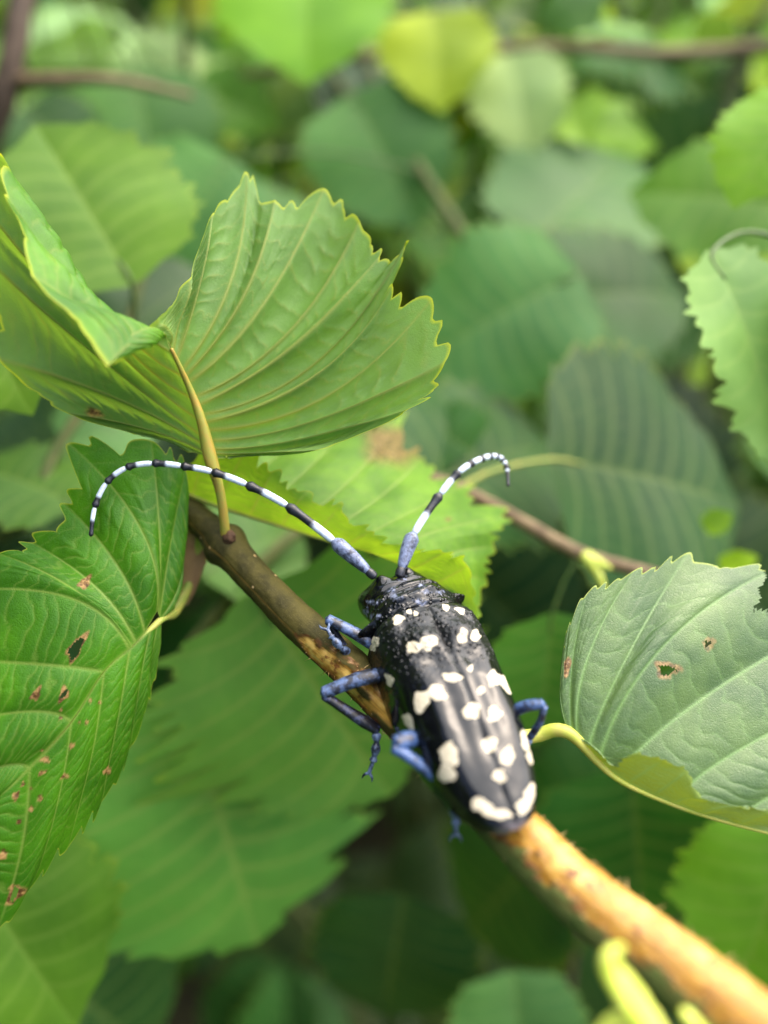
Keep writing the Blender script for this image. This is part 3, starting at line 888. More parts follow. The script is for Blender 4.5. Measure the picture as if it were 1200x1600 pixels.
def elytron(sgn):
    nx, nf = 260, 130
    u = np.linspace(0, 1, nx) ** 1.15
    ph = np.linspace(0, R(104), nf)
    W = np.interp(u, fx, fw)[:, None]; Hh = np.interp(u, fx, fh)[:, None]; Z = np.interp(u, fx, fz)[:, None]
    ker = np.hanning(11); ker /= ker.sum()
    def sm(a):
        return np.convolve(np.pad(a[:, 0], 5, mode='edge'), ker, 'valid')[:, None]
    W, Hh, Z = sm(W), sm(Hh), sm(Z)
    sy = np.abs(np.sin(ph)) ** 0.80; sy = np.where(ph > math.pi / 2, 1 - 0.5 * (1 - np.abs(np.sin(ph))), sy)
    cz = np.sign(np.cos(ph)) * np.abs(np.cos(ph)) ** 0.68
    y = W * sy[None]
    z = Z + Hh * (cz[None] - 1)
    x = LE * u[:, None] * np.ones_like(y)
    # humps at the base of the wing covers, shallow dents
    b = lambda cx, cy, rx, ry: np.exp(-((x - cx * LE) / rx) ** 2 - ((y - cy) / ry) ** 2)
    z = z + 0.07 * b(.83, .25, .14, .16) - 0.05 * b(.70, .22, .16, .14) - 0.035 * b(.80, 0.0, .3, .07) + 0.03 * b(.93, .5, .16, .12) - 0.03 * b(.90, .38, .1, .07) + 0.02 * b(.45, .38, .5, .1) - 0.015 * b(.5, .2, .6, .07)
    z = z + 0.016 * (vnoise(x * 3.4 + sgn * 5, y * 3.8 + 2, 21) - 0.5) * sstep(0.03, 0.15, u)[:, None] + 0.008 * (vnoise(x * 8 + sgn * 5, y * 9 + 2, 22) - 0.5)
    z = z - 0.02 * np.exp(-(y / 0.025) ** 2)                       # suture
    gran = sstep(0.60, 0.80, u)[:, None] * np.ones_like(y)
    g = vnoise(x * 26 + sgn * 3, y * 26, 4)
    nrm_out = 0.012 * gran * sstep(0.5, 0.95, g)
    V = TA + x[..., None] * A1 + sgn * (y + nrm_out * sy[None])[..., None] * Y1 + (z + nrm_out * cz[None])[..., None] * N1
    Nv = unit(np.cross(np.gradient(V, axis=0), np.gradient(V, axis=1)))
    if (Nv[nx // 2, 20] @ N1) < 0: Nv = -Nv
    flip = sgn < 0
    i = np.arange(nx - 1)[:, None] * nf + np.arange(nf - 1)[None]
    F = np.stack([i, i + nf, i + nf + 1, i + 1], -1).reshape(-1, 4)
    a, b_, c_ = V[nx // 2, 10], V[nx // 2 + 1, 10], V[nx // 2 + 1, 11]
    if (np.cross(b_ - a, c_ - a) @ N1) < 0: F = F[:, ::-1]
    Vf = V.reshape(-1, 3)
    sp, bl = beetle_marks(Vf, Nv.reshape(-1, 3))
    pale = (0.35 * sstep(0.03, 0.0, u)[:, None] * np.ones_like(y)).ravel()
    return Vf, F, {'spot': sp, 'blue': bl, 'gran': gran.ravel(), 'pale': pale}


# body: head, pronotum and abdomen as one continuous skin
def body_mesh():
    nu, na = 300, 96
    u = np.linspace(0, 1, nu)
    LT = LE + L2
    s = u * (LT * 0.985) + 0.10                                     # cm from the tail
    s = np.minimum(s, LT)
    # width, up, down, dorsal offset along the axis; s as share of each section
    ks = [0.10, 0.2, 0.35, 0.8, 1.4, 2.0, LE - 0.12, LE - 0.02, LE + 0.05, LE + .10, LE + .25, LE + .40, LE + .50, LE + .54, LE + .60, LE + .72, LE + .84, LE + .93, LT - 0.02, LT]
    kw = [.03, .14, .22, .38, .55, .60, .60, .54, .53, .54, .57, .54, .48, .46, .47, .47, .45, .42, .30, .02]
    ku = [.02, .10, .16, .30, .40, .44, .42, .40, .38, .40, .44, .41, .35, .33, .345, .33, .27, .20, .10, .01]
    kd = [.02, .12, .22, .36, .44, .48, .48, .44, .42, .42, .44, .42, .36, .34, .38, .40, .40, .34, .2, .02]
    kc = [-.14, -.20, -.22, -.30, -.36, -.38, -.44, -.46, -.46, -.46, -.44, -.42, -.40, -.40, -.40, -.42, -.46, -.50, -.56, -.58]
    ker = np.hanning(7); ker /= ker.sum()
    I = lambda kk: np.convolve(np.pad(np.interp(s, ks, kk), 3, mode='edge'), ker, 'valid')
    Wd, Ud, Dd, Cd = I(kw), I(ku), I(kd), I(kc)
    bl = sstep(LE - 0.25, LE + 0.35, s)[:, None]
    axis = np.where(s[:, None] < LE, TA + s[:, None] * A1, SB + (s[:, None] - LE) * A2)
    ax = unit((1 - bl) * A1 + bl * A2)
    Nn2 = unit(N1 - ax * (ax @ N1)[:, None])
    Yy = np.cross(Nn2, ax)
    a = np.linspace(0, 2 * math.pi, na, endpoint=False)
    ca, sa = np.cos(a)[None], np.sin(a)[None]
    yy = Wd[:, None] * np.sign(sa) * np.abs(sa) ** 0.85
    zz = np.where(ca > 0, Ud[:, None] * np.abs(ca) ** 0.9, -Dd[:, None] * np.abs(ca) ** 0.9)
    # pronotum: side spines, knobs, collar grooves; head: tubercles and the groove between
    sl = s[:, None] - LE
    spine = np.exp(-np.abs((sl - 0.26) / 0.05) ** 1.3) * np.exp(-np.abs((np.abs(sa) - 1) / 0.05) ** 1.0)
    yy = yy + np.sign(sa) * 0.20 * spine
    zz = zz + 0.05 * spine
    G = lambda c0, w0, y0, wy: np.exp(-((sl - c0) / w0) ** 2) * np.exp(-((yy - y0) / wy) ** 2) * (ca > 0)
    zz = zz + 0.06 * (G(.24, .06, .2, .09) + G(.24, .06, -.2, .09)) + 0.05 * G(.20, .08, 0, .1) + 0.035 * (G(.1, .03, .2, .2) + G(.1, .03, -.2, .2))
    zz = zz - 0.025 * np.exp(-((sl - .40) / .015) ** 2) * (ca > -.2) + 0.02 * np.exp(-((sl - .45) / .03) ** 2) * (ca > -.2)
    zz = zz + 0.10 * (G(.80, .10, .19, .09) + G(.80, .10, -.19, .09)) - 0.04 * G(.8, .15, 0, .07)
    rough = (vnoise(s[:, None] * 24 + 0 * ca, a[None] * 9, 8) - 0.5) * 0.02 * sstep(LE - .2, LE + .1, s)[:, None] * (1 - sstep(LE + .5, LE + .6, s)[:, None])
    zz = zz + rough * ca; yy = yy + rough * sa
    V = axis[:, None] + Cd[:, None, None] * Nn2[:, None] + yy[..., None] * Yy[:, None] + zz[..., None] * Nn2[:, None]
    Nv = unit(np.cross(np.gradient(V, axis=0), np.gradient(V, axis=1)))
    cen = axis + Cd[:, None] * Nn2
    if np.sum(Nv * (V - cen[:, None])) < 0: Nv = -Nv
    i = np.arange(nu - 1)[:, None] * na; j = np.arange(na)[None]; j2 = (j + 1) % na
    F = np.stack([i + j, i + j2, i + na + j2, i + na + j], -1).reshape(-1, 4)
    Vf = V.reshape(-1, 3)
    q = Vf[F[na * 150 + 5]]
    if (np.cross(q[1] - q[0], q[2] - q[0]) @ (q[0] - cen[150])) < 0: F = F[:, ::-1]
    sp, blu = beetle_marks(Vf, Nv.reshape(-1, 3))
    gran = (sstep(LE - .2, LE, s) * (1 - sstep(LE + .5, LE + .55, s)))[:, None] * np.ones((1, na)) * 0.5
    pale = (0.8 * (1 - sstep(0.25, 0.40, s)))[:, None] * np.ones((1, na))
    return Vf, F, {'spot': sp * 0, 'blue': blu, 'gran': gran.ravel(), 'pale': pale.ravel()}, cen


V, F, at, cen = body_mesh()
bo = cen[130] - 0.5 * N1
beetle = link('beetle', make_mesh('beetle', V, F, at), ELYTRA, None, bo)
tag(beetle, 'glossy black longhorn beetle with cream spots and banded antennae on the branch', 'beetle')
for sgn in (1, -1):
    V, F, at = elytron(sgn)
    link('elytron', make_mesh('elytron', V, F, at), ELYTRA, beetle, bo)


def antenna(px, pct, label):
    """px: joints (px,py,cm) base first; radius; white share of each segment"""
    pts = PP([p[:3] for p in px])
    S3, tt = catmull(pts, 10)
    # one mesh for the socket, each segment a piece of its own
    V, F, t = tube([pts[0] - unit(pts[1] - pts[0]) * 0.10, pts[0] - unit(pts[1] - pts[0]) * 0.03, pts[0] + unit(pts[1] - pts[0]) * 0.04], [0.05, 0.06, 0.045], 14, 5)
    an = link('antenna', make_mesh('antenna', V, F, {'white': np.zeros(len(V))}), ANT_BLACK, beetle, pts[0])
    for s_ in range(len(px) - 1):
        r0, r1, wh = px[s_][3], px[s_ + 1][3], px[s_ + 1][4]
        c_ = S3[s_ * 10:(s_ + 1) * 10 + 1]
        f = np.linspace(0, 1, 11)
        if s_ == 0:
            rr = np.interp(f, [0, .08, .2, .55, .85, .96, 1], [.045, .055, .066, .088, .097, .085, .05])
        else:
            rr = (r0 + (r1 - r0) * f) * 1.25
            rr = rr * np.interp(f, [0, .05, .15, .72, .9, .97, 1], [.62, .8, .88, .95, 1.28, 1.2, .7])
        V, F, t = tube(c_, rr, 14, 2)
        w_ = np.zeros(len(V)) if s_ == 0 else sstep(wh + 0.07, wh - 0.05, t) * sstep(-0.02, 0.02, t)
        sg = link('antenna_segment', make_mesh('antenna_segment', V, F, {'white': w_}), SCAPE if s_ == 0 else ANT_BLACK)
        attach(sg, an)


antenna([(576, 893, 9.50, .05, 0), (521, 845, 9.52, .048, 0), (448, 790, 9.52, .043, .42), (385, 757, 9.5, .040, .55), (331, 737, 9.48, .037, .56), (283, 728, 9.46, .035, .55), (238, 724, 9.44, .033, .5), (197, 731, 9.42, .031, .55), (166, 755, 9.4, .029, .52), (148, 793, 9.38, .028, .58), (142, 838, 9.36, .017, .4)], 0, '')
antenna([(627, 889, 9.55, .05, 0), (647, 834, 9.72, .045, 0), (688, 772, 9.95, .042, .46), (717, 738, 10.1, .038, .55), (739, 723, 10.25, .035, .6), (755, 716, 10.4, .034, .6), (768, 713, 10.5, .033, .6), (779, 714, 10.55, .032, .55), (787, 721, 10.55, .031, .55), (792, 733, 10.5, .029, .45), (794, 760, 10.4, .014, .15)], 0, '')


def leg(femur, tibia, tarsus, fm, tm, claw=True, rf=(.06, .095, .085, .075, .07), rt=(.06, .055, .06, .075, .06)):
    f = PP(femur); tb = PP(tibia)
    def seg_tube(pts, rad):
        S3, _ = catmull(pts, 8)
        n = len(S3)
        rr = np.interp(np.linspace(0, 1, n), np.linspace(0, 1, len(rad)), rad)
        return tube(S3, rr, 16, 2, flat=0.8)
    V, F, t = seg_tube(f, rf)
    lg = link('leg', make_mesh('leg', V, F, {'white': np.zeros(len(V))}), fm, beetle, f[0])       # the femur carries the rest
    V, F, t = seg_tube(tb, rt)
    attach(link('tibia', make_mesh('tibia', V, F, {'white': np.zeros(len(V))}), tm, None, tb[0]), lg)
    ts = PP(tarsus)
    S3, _ = catmull(ts, 14)
    n = len(S3); x = np.linspace(0, 1, n)
    rr = 0.030 + 0.026 * np.abs(np.sin(math.pi * (x * 3.0 + 0.15))) ** 1.3
    rr = np.where(x > 0.72, 0.024, rr)
    parts = [tube(S3, rr, 12, 1)]
    if claw:
        e = ts[-1]; d = unit(ts[-1] - ts[-2]); sd = unit(np.cross(d, unit(CAM - e))); cm = unit(CAM - e)
        for q in (-1, 1):
            parts.append(tube([e, e + d * 0.05 + q * sd * 0.05, e + d * 0.10 + q * sd * 0.06 - cm * 0.05], [0.02, 0.014, 0.004], 8, 5))
    V, F, t = join(parts)
    attach(link('tarsus', make_mesh('tarsus', V, F, {'white': np.zeros(len(V))}), TARSUS_MAT, None, ts[0]), lg)


leg([(600, 1016, 9.25), (556, 990, 9.2), (512, 967, 9.22)], [(513, 970, 9.22), (530, 998, 9.3), (546, 1022, 9.32)], [(544, 1020, 9.25), (531, 1010, 9.15), (519, 996, 9.12), (512, 984, 9.14)], LEG_BLUE, LEG_DARK, rt=(.06, .05, .05, .055, .045))
leg([(630, 1050, 9.0), (565, 1060, 8.85), (505, 1083, 8.8)], [(506, 1086, 8.8), (545, 1112, 8.85), (590, 1140, 8.9)], [(588, 1145, 8.88), (588, 1163, 8.86), (584, 1185, 8.86), (577, 1207, 8.88)], LEG_BLUE, LEG_DARK, rf=(.07, .10, .095, .085, .08), rt=(.065, .062, .07, .085, .07))
leg([(690, 1150, 8.5), (650, 1152, 8.15), (618, 1162, 8.0)], [(616, 1168, 8.0), (650, 1190, 7.95), (700, 1228, 8.0)], [(702, 1235, 7.98), (708, 1258, 7.95), (712, 1282, 7.95), (712, 1302, 7.98)], LEG_BRIGHT, LEG_BRIGHT, rf=(.08, .10, .10, .10, .09), rt=(.075, .07, .07, .075, .06))
leg([(785, 1120, 8.6), (820, 1104, 8.4), (848, 1100, 8.35)], [(850, 1104, 8.35), (844, 1128, 8.45), (828, 1152, 8.6)], [(828, 1152, 8.6), (810, 1175, 8.6), (790, 1200, 8.5), (775, 1215, 8.4)], LEG_BRIGHT, LEG_BLUE, rf=(.07, .085, .08, .075, .07), rt=(.055, .05, .05, .055, .05))
leg([(735, 1040, 9.1), (750, 1060, 9.2), (755, 1090, 9.2)], [(755, 1090, 9.2), (735, 1130, 9.0), (715, 1170, 8.75)], [(715, 1170, 8.75), (705, 1185, 8.6), (695, 1190, 8.5), (685, 1190, 8.5)], LEG_BLUE, LEG_DARK)
leg([(700, 1000, 9.4), (705, 1020, 9.6), (690, 1045, 9.6)], [(690, 1045, 9.6), (660, 1070, 9.4), (635, 1095, 9.15)], [(635, 1095, 9.1), (620, 1092, 9.0), (610, 1088, 8.98), (602, 1085, 9.0)], LEG_BLUE, LEG_DARK)

# ================================================================== shrub behind: photo-placed shoots
up = shoot('thin brown twig with dark ribbed leaf, crossing behind the beetle antenna', [(560, 690, 14.6), (640, 735, 14.2), (710, 762, 14), (780, 795, 13.8), (900, 862, 13.5), (1000, 892, 13.4), (1130, 930, 13.6)], [.10, .12, .13, .12, .13, .12, .12], TWIG_BROWN, name='twig', cat='twig')
place_leaf(up, (862, 718, 14.6), (1215, 770, 16.5), 'forest', 0.50, 0, tilt=0.45, seed=3, curl=0.35, fold=0.1, nv=9, pmat=PETIOLE_GREEN, pet_to=(716, 764, 14.0), teeth=0.12, relief=0.003)  # own dark green of the ribbed leaf
place_leaf(up, (862, 962, 13.6), (850, 1200, 14.5), 'mid', 0.36, -20, seed=4)
place_leaf(up, (985, 905, 13.5), (1060, 1085, 14.5), 'mid', 0.4, 10, seed=5)
place_leaf(up, (1100, 825, 14.5), (1145, 802, 14.2), 'fresh', 0.4, 10, seed=6)
place_leaf(up, (1125, 885, 14.6), (1185, 870, 14.2), 'lime', 0.3, 10, seed=7)
place_leaf(up, (735, 705, 16), (640, 640, 17.5), 'dark', 0.42, 0, seed=8)
place_leaf(up, (640, 760, 15.5), (905, 655, 18.5), 'dark', 0.4, 0, seed=18, tilt=0.4)
V, F, t_ = join([tube(PP([(905, 862, 13.5), (925, 880, 13.3), (938, 905, 13.2), (945, 925, 13.2)]), [.08, .11, .07, .03], 10, 5), tube(PP([(918, 865, 13.4), (938, 880, 13.2), (955, 888, 13.1)]), [.07, .07, .03], 10, 5)])
link('bud', make_mesh('bud', V, F), LIME_BUD, up, P(905, 862, 13.5))

lo = shoot('low shoot with two wide ribbed leaves under the main branch', [(560, 760, 16.5), (430, 860, 15.0), (300, 1010, 14.8), (270, 1080, 15.2), (210, 1260, 17), (180, 1650, 20)], [.12, .14, .15, .15, .16, .2], TWIG_GREEN)
place_leaf(lo, (285, 1085, 13.8), (430, 1535, 15.2), 'fern', 0.52, -6, tilt=0.3, seed=11, curl=0.35, fold=0.06, nv=9, teeth=0.5, mat=LEAF_MID)
place_leaf(lo, (400, 930, 12.9), (640, 1310, 13.8), 'fern', 0.46, 12, tilt=0.35, seed=12, curl=0.5, fold=0.12, nv=9, teeth=0.42, mat=LEAF_MID)
place_leaf(lo, (320, 900, 14.5), (480, 800, 16), 'mid', 0.45, 0, seed=13, tilt=0.5)

ll = shoot('lower left shoot with pale toothed leaf below the chewed leaf', [(-120, 1700, 17), (-90, 1500, 15), (-60, 1360, 13.6), (-80, 1200, 13)], [.16, .15, .13, .1])
place_leaf(ll, (-60, 1330, 12.6), (120, 1640, 12.4), 'bright', 0.45, 10, seed=21, tilt=0.3)
place_leaf(ll, (60, 1500, 17), (270, 1680, 18.5), 'dark', 0.48, 0, seed=22, tilt=0.5)

lr = shoot('lower right shoot with deep green hanging leaf below the pale waxy leaf', [(1320, 1250, 17), (1120, 1180, 16.4), (980, 1180, 16.4), (940, 1290, 18.5), (900, 1450, 22), (860, 1750, 28)], [.12, .13, .13, .14, .16, .2], TWIG_DARK)
place_leaf(lr, (985, 1200, 15.4), (1015, 1500, 16.8), 'dark', 0.46, 0, seed=31, tilt=0.3, curl=0.3)
place_leaf(lr, (1235, 1270, 13.6), (1165, 1600, 13.6), 'bright', 0.40, -15, seed=32, tilt=0.3, teeth=0.13)
place_leaf(lr, (630, 1400, 19), (590, 1640, 20), 'deep', 0.46, 0, seed=33, petiole=False, tilt=0.4)
place_leaf(lr, (800, 1520, 18), (830, 1760, 17), 'grey', 0.5, 0, seed=34, petiole=False, tilt=0.5, teeth=0.14)
place_leaf(lr, (850, 1330, 22), (700, 1480, 24), 'deep', 0.45, 0, seed=35, petiole=False, tilt=0.5)

re_ = shoot('right edge shoot with bright serrated leaves', [(1500, 1700, 30), (1400, 1250, 20), (1330, 900, 14), (1290, 700, 13), (1280, 450, 13), (1290, 200, 14), (1330, 0, 16)], [.2, .18, .15, .15, .14, .13, .12], TWIG_GREEN)
place_leaf(re_, (1260, 140, 13.2), (1140, 300, 13), 'fresh', 0.42, 20, seed=41, tilt=0.4, teeth=0.16)
place_leaf(re_, (1112, 395, 12.0), (1290, 740, 11.9), 'pale', 0.26, -35, seed=42, tilt=0.4, teeth=0.2, pet_to=(1283, 400, 13.0))
place_leaf(re_, (1270, 440, 11.8), (1165, 730, 12.6), 'mint', 0.2, 45, seed=43, tilt=0.5, teeth=0.2)
place_leaf(re_, (1250, 330, 19), (980, 270, 20), 'bright', 0.42, 0, seed=44, tilt=0.5)
place_leaf(re_, (1230, 420, 22), (1050, 360, 23), 'lime', 0.4, 0, seed=45, tilt=0.5)

lf = shoot('left shoot with mid green leaves behind the upright leaf', [(-160, 900, 18), (-60, 860, 15), (40, 815, 14), (90, 700, 14.4), (180, 560, 15.2), (220, 440, 15.8), (240, 380, 16)], [.13, .12, .11, .11, .11, .1, .07], TWIG_GREEN)
place_leaf(lf, (205, 440, 13.6), (40, 160, 14.2), 'bright', 0.42, 0, seed=51, tilt=0.4, curl=0.25)
place_leaf(lf, (118, 790, 13.6), (-70, 690, 14.4), 'mid', 0.36, 20, seed=52, tilt=0.4)
place_leaf(lf, (-40, 480, 11.5), (40, 640, 11.2), 'bright', 0.4, 10, seed=53, tilt=0.4)
place_leaf(lf, (100, 700, 17), (250, 640, 18), 'grey', 0.45, 0, seed=54, tilt=0.5)
place_leaf(lf, (190, 530, 18), (330, 400, 19), 'deep', 0.45, 0, seed=55, tilt=0.5)
place_leaf(lf, (60, 830, 18), (230, 870, 19), 'dark', 0.45, 0, seed=56, tilt=0.5)

mb = shoot('middle shoot with broad grey green leaves above the antenna tip', [(900, 760, 24), (870, 600, 22), (760, 420, 22), (700, 330, 23), (620, 200, 25), (560, 60, 29)], [.2, .2, .18, .16, .14, .12], TWIG_GREEN)
place_leaf(mb, (900, 430, 18.5), (630, 560, 18), 'grey', 0.44, -5, seed=61, tilt=0.5, nv=9)
place_leaf(mb, (845, 470, 21), (1110, 430, 22), 'dark', 0.42, 0, seed=62, tilt=0.5)
place_leaf(mb, (550, 150, 24), (660, 345, 23.5), 'grey', 0.5, 0, seed=63, tilt=0.4)
place_leaf(mb, (830, 380, 23), (1010, 190, 25), 'grey', 0.42, 0, seed=64, tilt=0.55)
place_leaf(mb, (640, 590, 20), (860, 580, 20), 'mid', 0.28, 20, seed=65, tilt=0.4)
place_leaf(mb, (360, 250, 22), (240, 410, 21), 'grey', 0.5, 0, seed=66, tilt=0.4)
place_leaf(mb, (420, 290, 24), (330, 400, 22), 'grey', 0.5, 10, seed=67, tilt=0.4)
place_leaf(mb, (720, 300, 26), (800, 380, 26), 'mid', 0.45, 0, seed=68, tilt=0.5)

tl = shoot('thick dark brown branch in the upper left corner', [(-120, 420, 22.8), (-40, 260, 21.3), (8, 140, 20.5), (35, 0, 20.5), (60, -140, 21.3)], [.46, .38, .34, .32, .3], TWIG_DARK, name='branch', cat='branch')
V, F, t_ = tube(PP([(15, 128, 20.5), (90, 124, 20.2), (190, 126, 20.5), (300, 150, 21.3)]), [.2, .16, .13, .08], 10, 8)
link('side_twig', make_mesh('side_twig', V, F), TWIG_BROWN, tl, P(15, 128, 27))
root_pts[tl.name] = np.vstack([root_pts[tl.name], catmull(PP([(15, 128, 20.5), (90, 124, 20.2), (190, 126, 20.5), (300, 150, 21.3)]), 10)[0]])
place_leaf(tl, (210, 110, 26), (250, 330, 25), 'grey', 0.46, 0, seed=71, tilt=0.4)
place_leaf(tl, (300, 140, 27), (430, 180, 26), 'bright', 0.36, 0, seed=72, tilt=0.4)
place_leaf(tl, (90, 120, 30), (190, -10, 32), 'mint', 0.46, 0, seed=73, tilt=0.5)
place_leaf(tl, (230, 110, 30), (320, 60, 31), 'mint', 0.45, 0, seed=74, tilt=0.5)
place_leaf(tl, (140, 100, 29), (70, 0, 31), 'bright', 0.4, 0, seed=75, tilt=0.5)
place_leaf(tl, (40, 170, 25), (140, 260, 24), 'dark', 0.45, 0, seed=76, tilt=0.5)

tt_ = shoot('long thin brown twig across the top', [(380, 118, 25.1), (500, 96, 25.1), (610, 86, 25.1), (760, 76, 25.1), (900, 74, 25.1), (1050, 84, 25.1), (1260, 66, 25.1)], [.11, .13, .15, .17, .18, .2, .21], TWIG_BROWN, name='twig', cat='twig')
place_leaf(tt_, (475, -75, 24), (480, 105, 23), 'fresh', 0.62, 0, seed=81, tilt=0.3)
place_leaf(tt_, (680, 20, 24), (690, 155, 23), 'yellow', 0.5, 0, seed=82, tilt=0.3)
place_leaf(tt_, (800, 85, 25), (830, 230, 24), 'mint', 0.42, 0, seed=83, tilt=0.4)
place_leaf(tt_, (1050, 95, 31), (880, 170, 30), 'grey', 0.44, 0, seed=84, tilt=0.5)
place_leaf(tt_, (1240, -5, 26), (1110, 10, 26), 'yellow', 0.2, 0, seed=85, tilt=0.4)
place_leaf(tt_, (1120, 85, 34), (1010, 40, 35), 'mint', 0.4, 0, seed=86, tilt=0.4)
place_leaf(tt_, (580, 90, 34), (450, 150, 34), 'mint', 0.4, 0, seed=87, tilt=0.4)
place_leaf(tt_, (330, 20, 34), (260, -20, 34), 'yellow', 0.4, 0, seed=88, tilt=0.4)
place_leaf(tt_, (1150, 90, 32), (1160, 160, 31), 'dark', 0.5, 0, seed=89, tilt=0.4)
place_leaf(tt_, (720, 80, 36), (760, -30, 37), 'dark', 0.5, 0, seed=90, tilt=0.4)
place_leaf(tt_, (900, 70, 36), (960, -20, 37), 'mint', 0.45, 0, seed=92, tilt=0.4)

# ================================================================== deeper shoots and the far mass
LIT_UPPER = ['lime', 'mint', 'fresh', 'fresh', 'mint', 'deep', 'dark', 'bright', 'fresh', 'mid', 'fresh', 'grey', 'pale', 'mint', 'mint', 'lime', 'dark']  # skylit brightness of the upper leaves put into the colour mix


def deep_shoot(px, py, d, n, lab, grp):
    base = P(px, py, d)
    foot = base + np.array([rng.normal() * 6, rng.normal() * 5, -28.0])
    top = base + np.array([rng.normal() * 5, 4 + rng.normal() * 3, 9.0])
    pts = np.array([foot, (foot + base) / 2 + rng.normal(size=3) * 1.5, base, top])
    root = empty('leafy_shoot', foot, lab, 'shrub', grp)
    V, F, t = tube(pts, [.35, .3, .2, .08], 8, 6)
    link('stem', make_mesh('stem', V, F), TWIG_GREEN, root, foot)
    S3, _ = catmull(pts, 12)
    for q in range(n):
        e = S3[int(6 + (len(S3) - 7) * (q + rng.random()) / n)]
        az = rng.random() * 2 * math.pi
        dr = unit(np.array([math.cos(az), math.sin(az), 0.25 + 0.3 * rng.normal()]))
        L = (1.5 if d < 31.5 else 2.2) + (1.8 if d < 31.5 else 2.8) * rng.random() if py < 480 else 5.0 + 3.0 * rng.random()
        b = e + dr * 0.3 * L
        nr = unit(np.array([rng.normal() * .6, rng.normal() * .6 - 0.35, 1.0]))
        M, _l = frame(b, b + unit(dr + np.array([0, 0, -0.5])) * L, nr)
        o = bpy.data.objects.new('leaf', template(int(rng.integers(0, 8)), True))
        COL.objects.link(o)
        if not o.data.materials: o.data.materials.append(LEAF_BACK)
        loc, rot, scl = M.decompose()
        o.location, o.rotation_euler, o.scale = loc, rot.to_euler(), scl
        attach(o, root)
        pal = LIT_UPPER if py < 500 else (['mid', 'dark', 'dark', 'grey', 'deep'] if py < 900 else ['dark', 'deep', 'deep'])  # shade lower down is put in as darker leaf greens
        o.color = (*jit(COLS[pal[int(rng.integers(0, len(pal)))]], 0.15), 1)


spots = [(150, 60, 42, 'sunlit leafy shoot blurred behind the forked dark branch at the top'), (420, 40, 44, 'sunlit shoot blurred behind the big bright leaf at the top'), (640, 10, 46, 'sunlit shoot blurred behind the round yellow leaf'), (860, 30, 44, 'sunlit shoot blurred above the middle of the thin top twig'),
         (1090, 20, 43, 'sunlit shoot blurred above the right end of the thin top twig'), (60, 250, 38, 'blurred leafy shoot behind the mid green leaf at the left edge'), (330, 200, 38, 'blurred leafy shoot above the upright ribbed leaf'), (560, 250, 37, 'blurred leafy shoot hanging under the round yellow leaf'),
         (790, 220, 38, 'blurred leafy shoot under the pale mint leaf of the top twig'), (1000, 300, 34, 'blurred leafy shoot behind the grey green leaf at upper right'), (1190, 250, 36, 'blurred leafy shoot behind the lime serrated leaf at the right edge'), (450, 430, 33, 'blurred leafy shoot directly behind the upright ribbed leaf'),
         (920, 500, 31, 'blurred shoot behind the dark ribbed leaf of the brown twig'), (1130, 520, 30, 'shaded shoot behind the pale serrated leaf at the right edge'), (120, 600, 30, 'shaded shoot behind the left half of the upright leaf'), (700, 640, 30, 'shaded shoot behind the right antenna of the beetle'),
         (250, 110, 36, 'sunlit shoot of small leaves beside the forked dark branch'), (540, 60, 38, 'sunlit shoot of small leaves between the bright and the yellow top leaves'), (1000, 120, 36, 'sunlit shoot of small leaves under the right half of the top twig'), (760, 330, 34, 'shoot of small leaves above the broad grey green leaves'), (1110, 190, 34, 'shoot of small leaves left of the lime serrated leaf'),
         (620, 310, 28, 'small leaved shoot just above the tip of the upright ribbed leaf'), (905, 320, 28, 'small leaved shoot over the middle grey green leaves'), (1085, 340, 27, 'small leaved shoot beside the pale serrated leaf at the right edge'), (440, 230, 29, 'small leaved shoot below the big bright leaf at the top'), (760, 130, 31, 'small leaved shoot beside the pale mint leaf'), (290, 90, 30, 'small leaved shoot at the end of the dark side twig'), (1170, 50, 30, 'small leaved shoot in the upper right corner'),
         (180, 1000, 30, 'shaded shoot deep behind the chewed leaf'), (620, 900, 30, 'shaded shoot deep behind the beetle'), (1080, 1000, 28, 'shaded shoot deep behind the pale waxy leaf'), (350, 1300, 30, 'shaded shoot deep behind the wide ribbed low leaves'), (1150, 1400, 27, 'shaded shoot deep in the lower right corner')]
for q, (a, b, d, lab) in enumerate(spots):
    deep_shoot(a, b, d, (13 if d < 31.5 else 22) if b < 480 else 8, lab, 'blurred shoots in the upper background' if b < 480 else 'shaded shoots deep in the shrub')

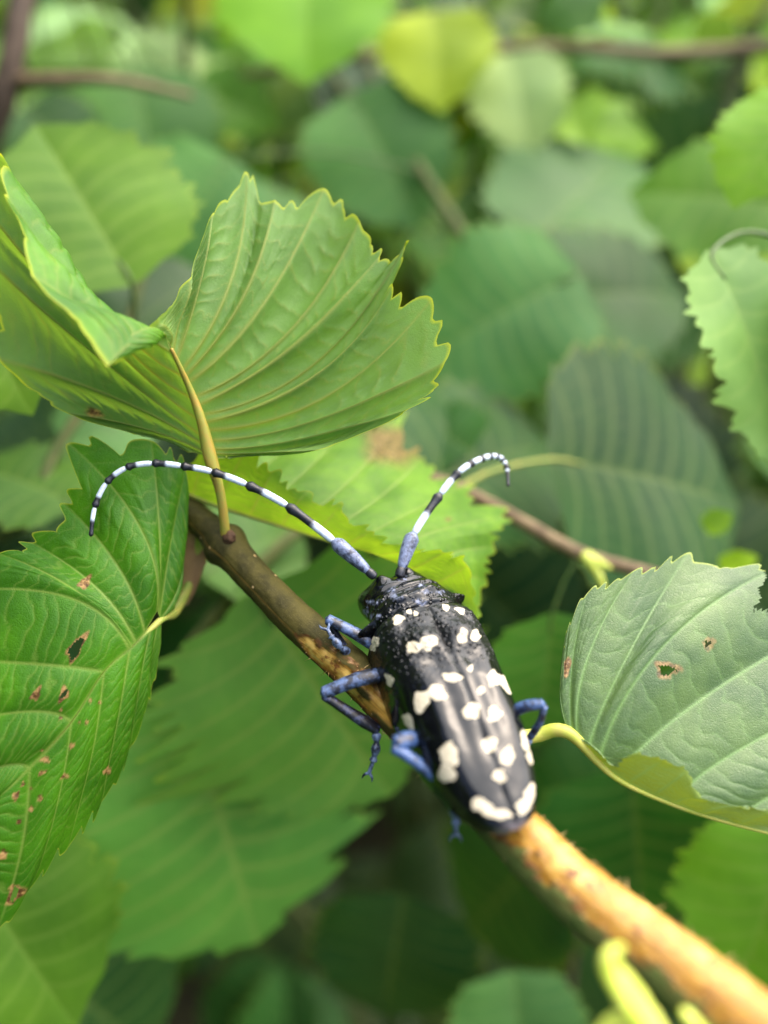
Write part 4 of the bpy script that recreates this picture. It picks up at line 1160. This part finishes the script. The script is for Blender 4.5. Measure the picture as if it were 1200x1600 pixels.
# far foliage: thousands of leaves nobody could count
NF = 5200
t0, F0 = None, None
Vs, Fs, off = [], [], 0
vv, ee_ = [], []
lv = []
for i in range(4):
    Hh_ = generic_halves(W=0.42, fold=0.15 + 0.1 * i, curl=0.3 + 0.2 * i, cup=0.2, wave=0.04, seed=40 + i, nv=5)
    V, F, at = blade_local(Hh_, 2, 4)
    lv.append((V, F, at['vein']))
for q in range(NF):
    far = rng.random()
    d = 48 + 75 * far
    px, py = -700 + 2600 * rng.random(), -420 + 2400 * rng.random()
    if q % 4 == 0:
        d = 120 + 160 * rng.random(); py = -500 + 900 * rng.random()
    b = P(px, py, d)
    if b[2] < -73 or (py > 850 and q % 2): continue
    V, F, v = lv[int(rng.integers(0, 4))]
    az = rng.random() * 2 * math.pi
    dr = np.array([math.cos(az), math.sin(az), -0.2 + 0.4 * rng.normal()])
    nr = unit(np.array([rng.normal() * .4, rng.normal() * .4 - 0.3, 1.0]))
    M, _l = frame(b, b + unit(dr) * (5 + 4 * rng.random()) * (1 if d < 120 else 1.6), nr)
    Mn = np.array(M)
    Vs.append(V @ Mn[:3, :3].T + Mn[:3, 3]); Fs.append(F + off); off += len(V); vv.append(v)
lowp = np.array([proj(v.mean(axis=0))[1] > 820 for v in Vs])  # shade of the low leaves, brightness of the rest, put into their colours
for nm, sel, colr, lab in (('foliage', ~lowp, (0.16, 0.34, 0.07), 'far mass of blurred green leaves filling the back of the shrub'), ('shade_painted_foliage', lowp, (0.02, 0.06, 0.014), 'low far leaves of the shrub with shade put into their colour')):
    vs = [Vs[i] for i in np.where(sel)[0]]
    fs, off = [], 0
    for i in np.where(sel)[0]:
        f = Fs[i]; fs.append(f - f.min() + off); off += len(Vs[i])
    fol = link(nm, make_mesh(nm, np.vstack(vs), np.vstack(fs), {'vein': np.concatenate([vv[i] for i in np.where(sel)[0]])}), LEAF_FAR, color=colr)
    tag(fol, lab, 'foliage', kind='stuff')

# unseen leaf ring added left, behind and below the lens to block light
Vs, Fs, off, vv = [], [], 0, []
while len(Vs) < 1400:
    a = R(100 + 200 * rng.random())
    rr_ = 20 + 22 * rng.random()
    b = np.array([rr_ * math.cos(a), CAM[1] + rr_ * math.sin(a), -45 + (74 if math.cos(a) < -0.6 else 50) * rng.random()])  # taller on the left to darken the reflections in the wing covers
    xx, yy_, dd_ = proj(b)
    if dd_ > 1 and -700 < xx < 1900 and yy_ < 2300: continue
    V, F, v = lv[int(rng.integers(0, 4))]
    az = rng.random() * 2 * math.pi
    nr = unit(np.array([rng.normal() * .4, rng.normal() * .4, 1.0]))
    M, _l = frame(b, b + unit(np.array([math.cos(az), math.sin(az), -0.3])) * (6 + 3 * rng.random()), nr)
    Mn = np.array(M)
    Vs.append(V @ Mn[:3, :3].T + Mn[:3, 3]); Fs.append(F + off); off += len(V); vv.append(v)
und = link('light_blocking_leaves', make_mesh('light_blocking_leaves', np.vstack(Vs), np.vstack(Fs), {'vein': np.concatenate(vv)}), LEAF_FAR, color=(0.05, 0.14, 0.03))
tag(und, 'unseen ring of leaves added around the lens to block light', 'light_blocking_leaves', kind='stuff')
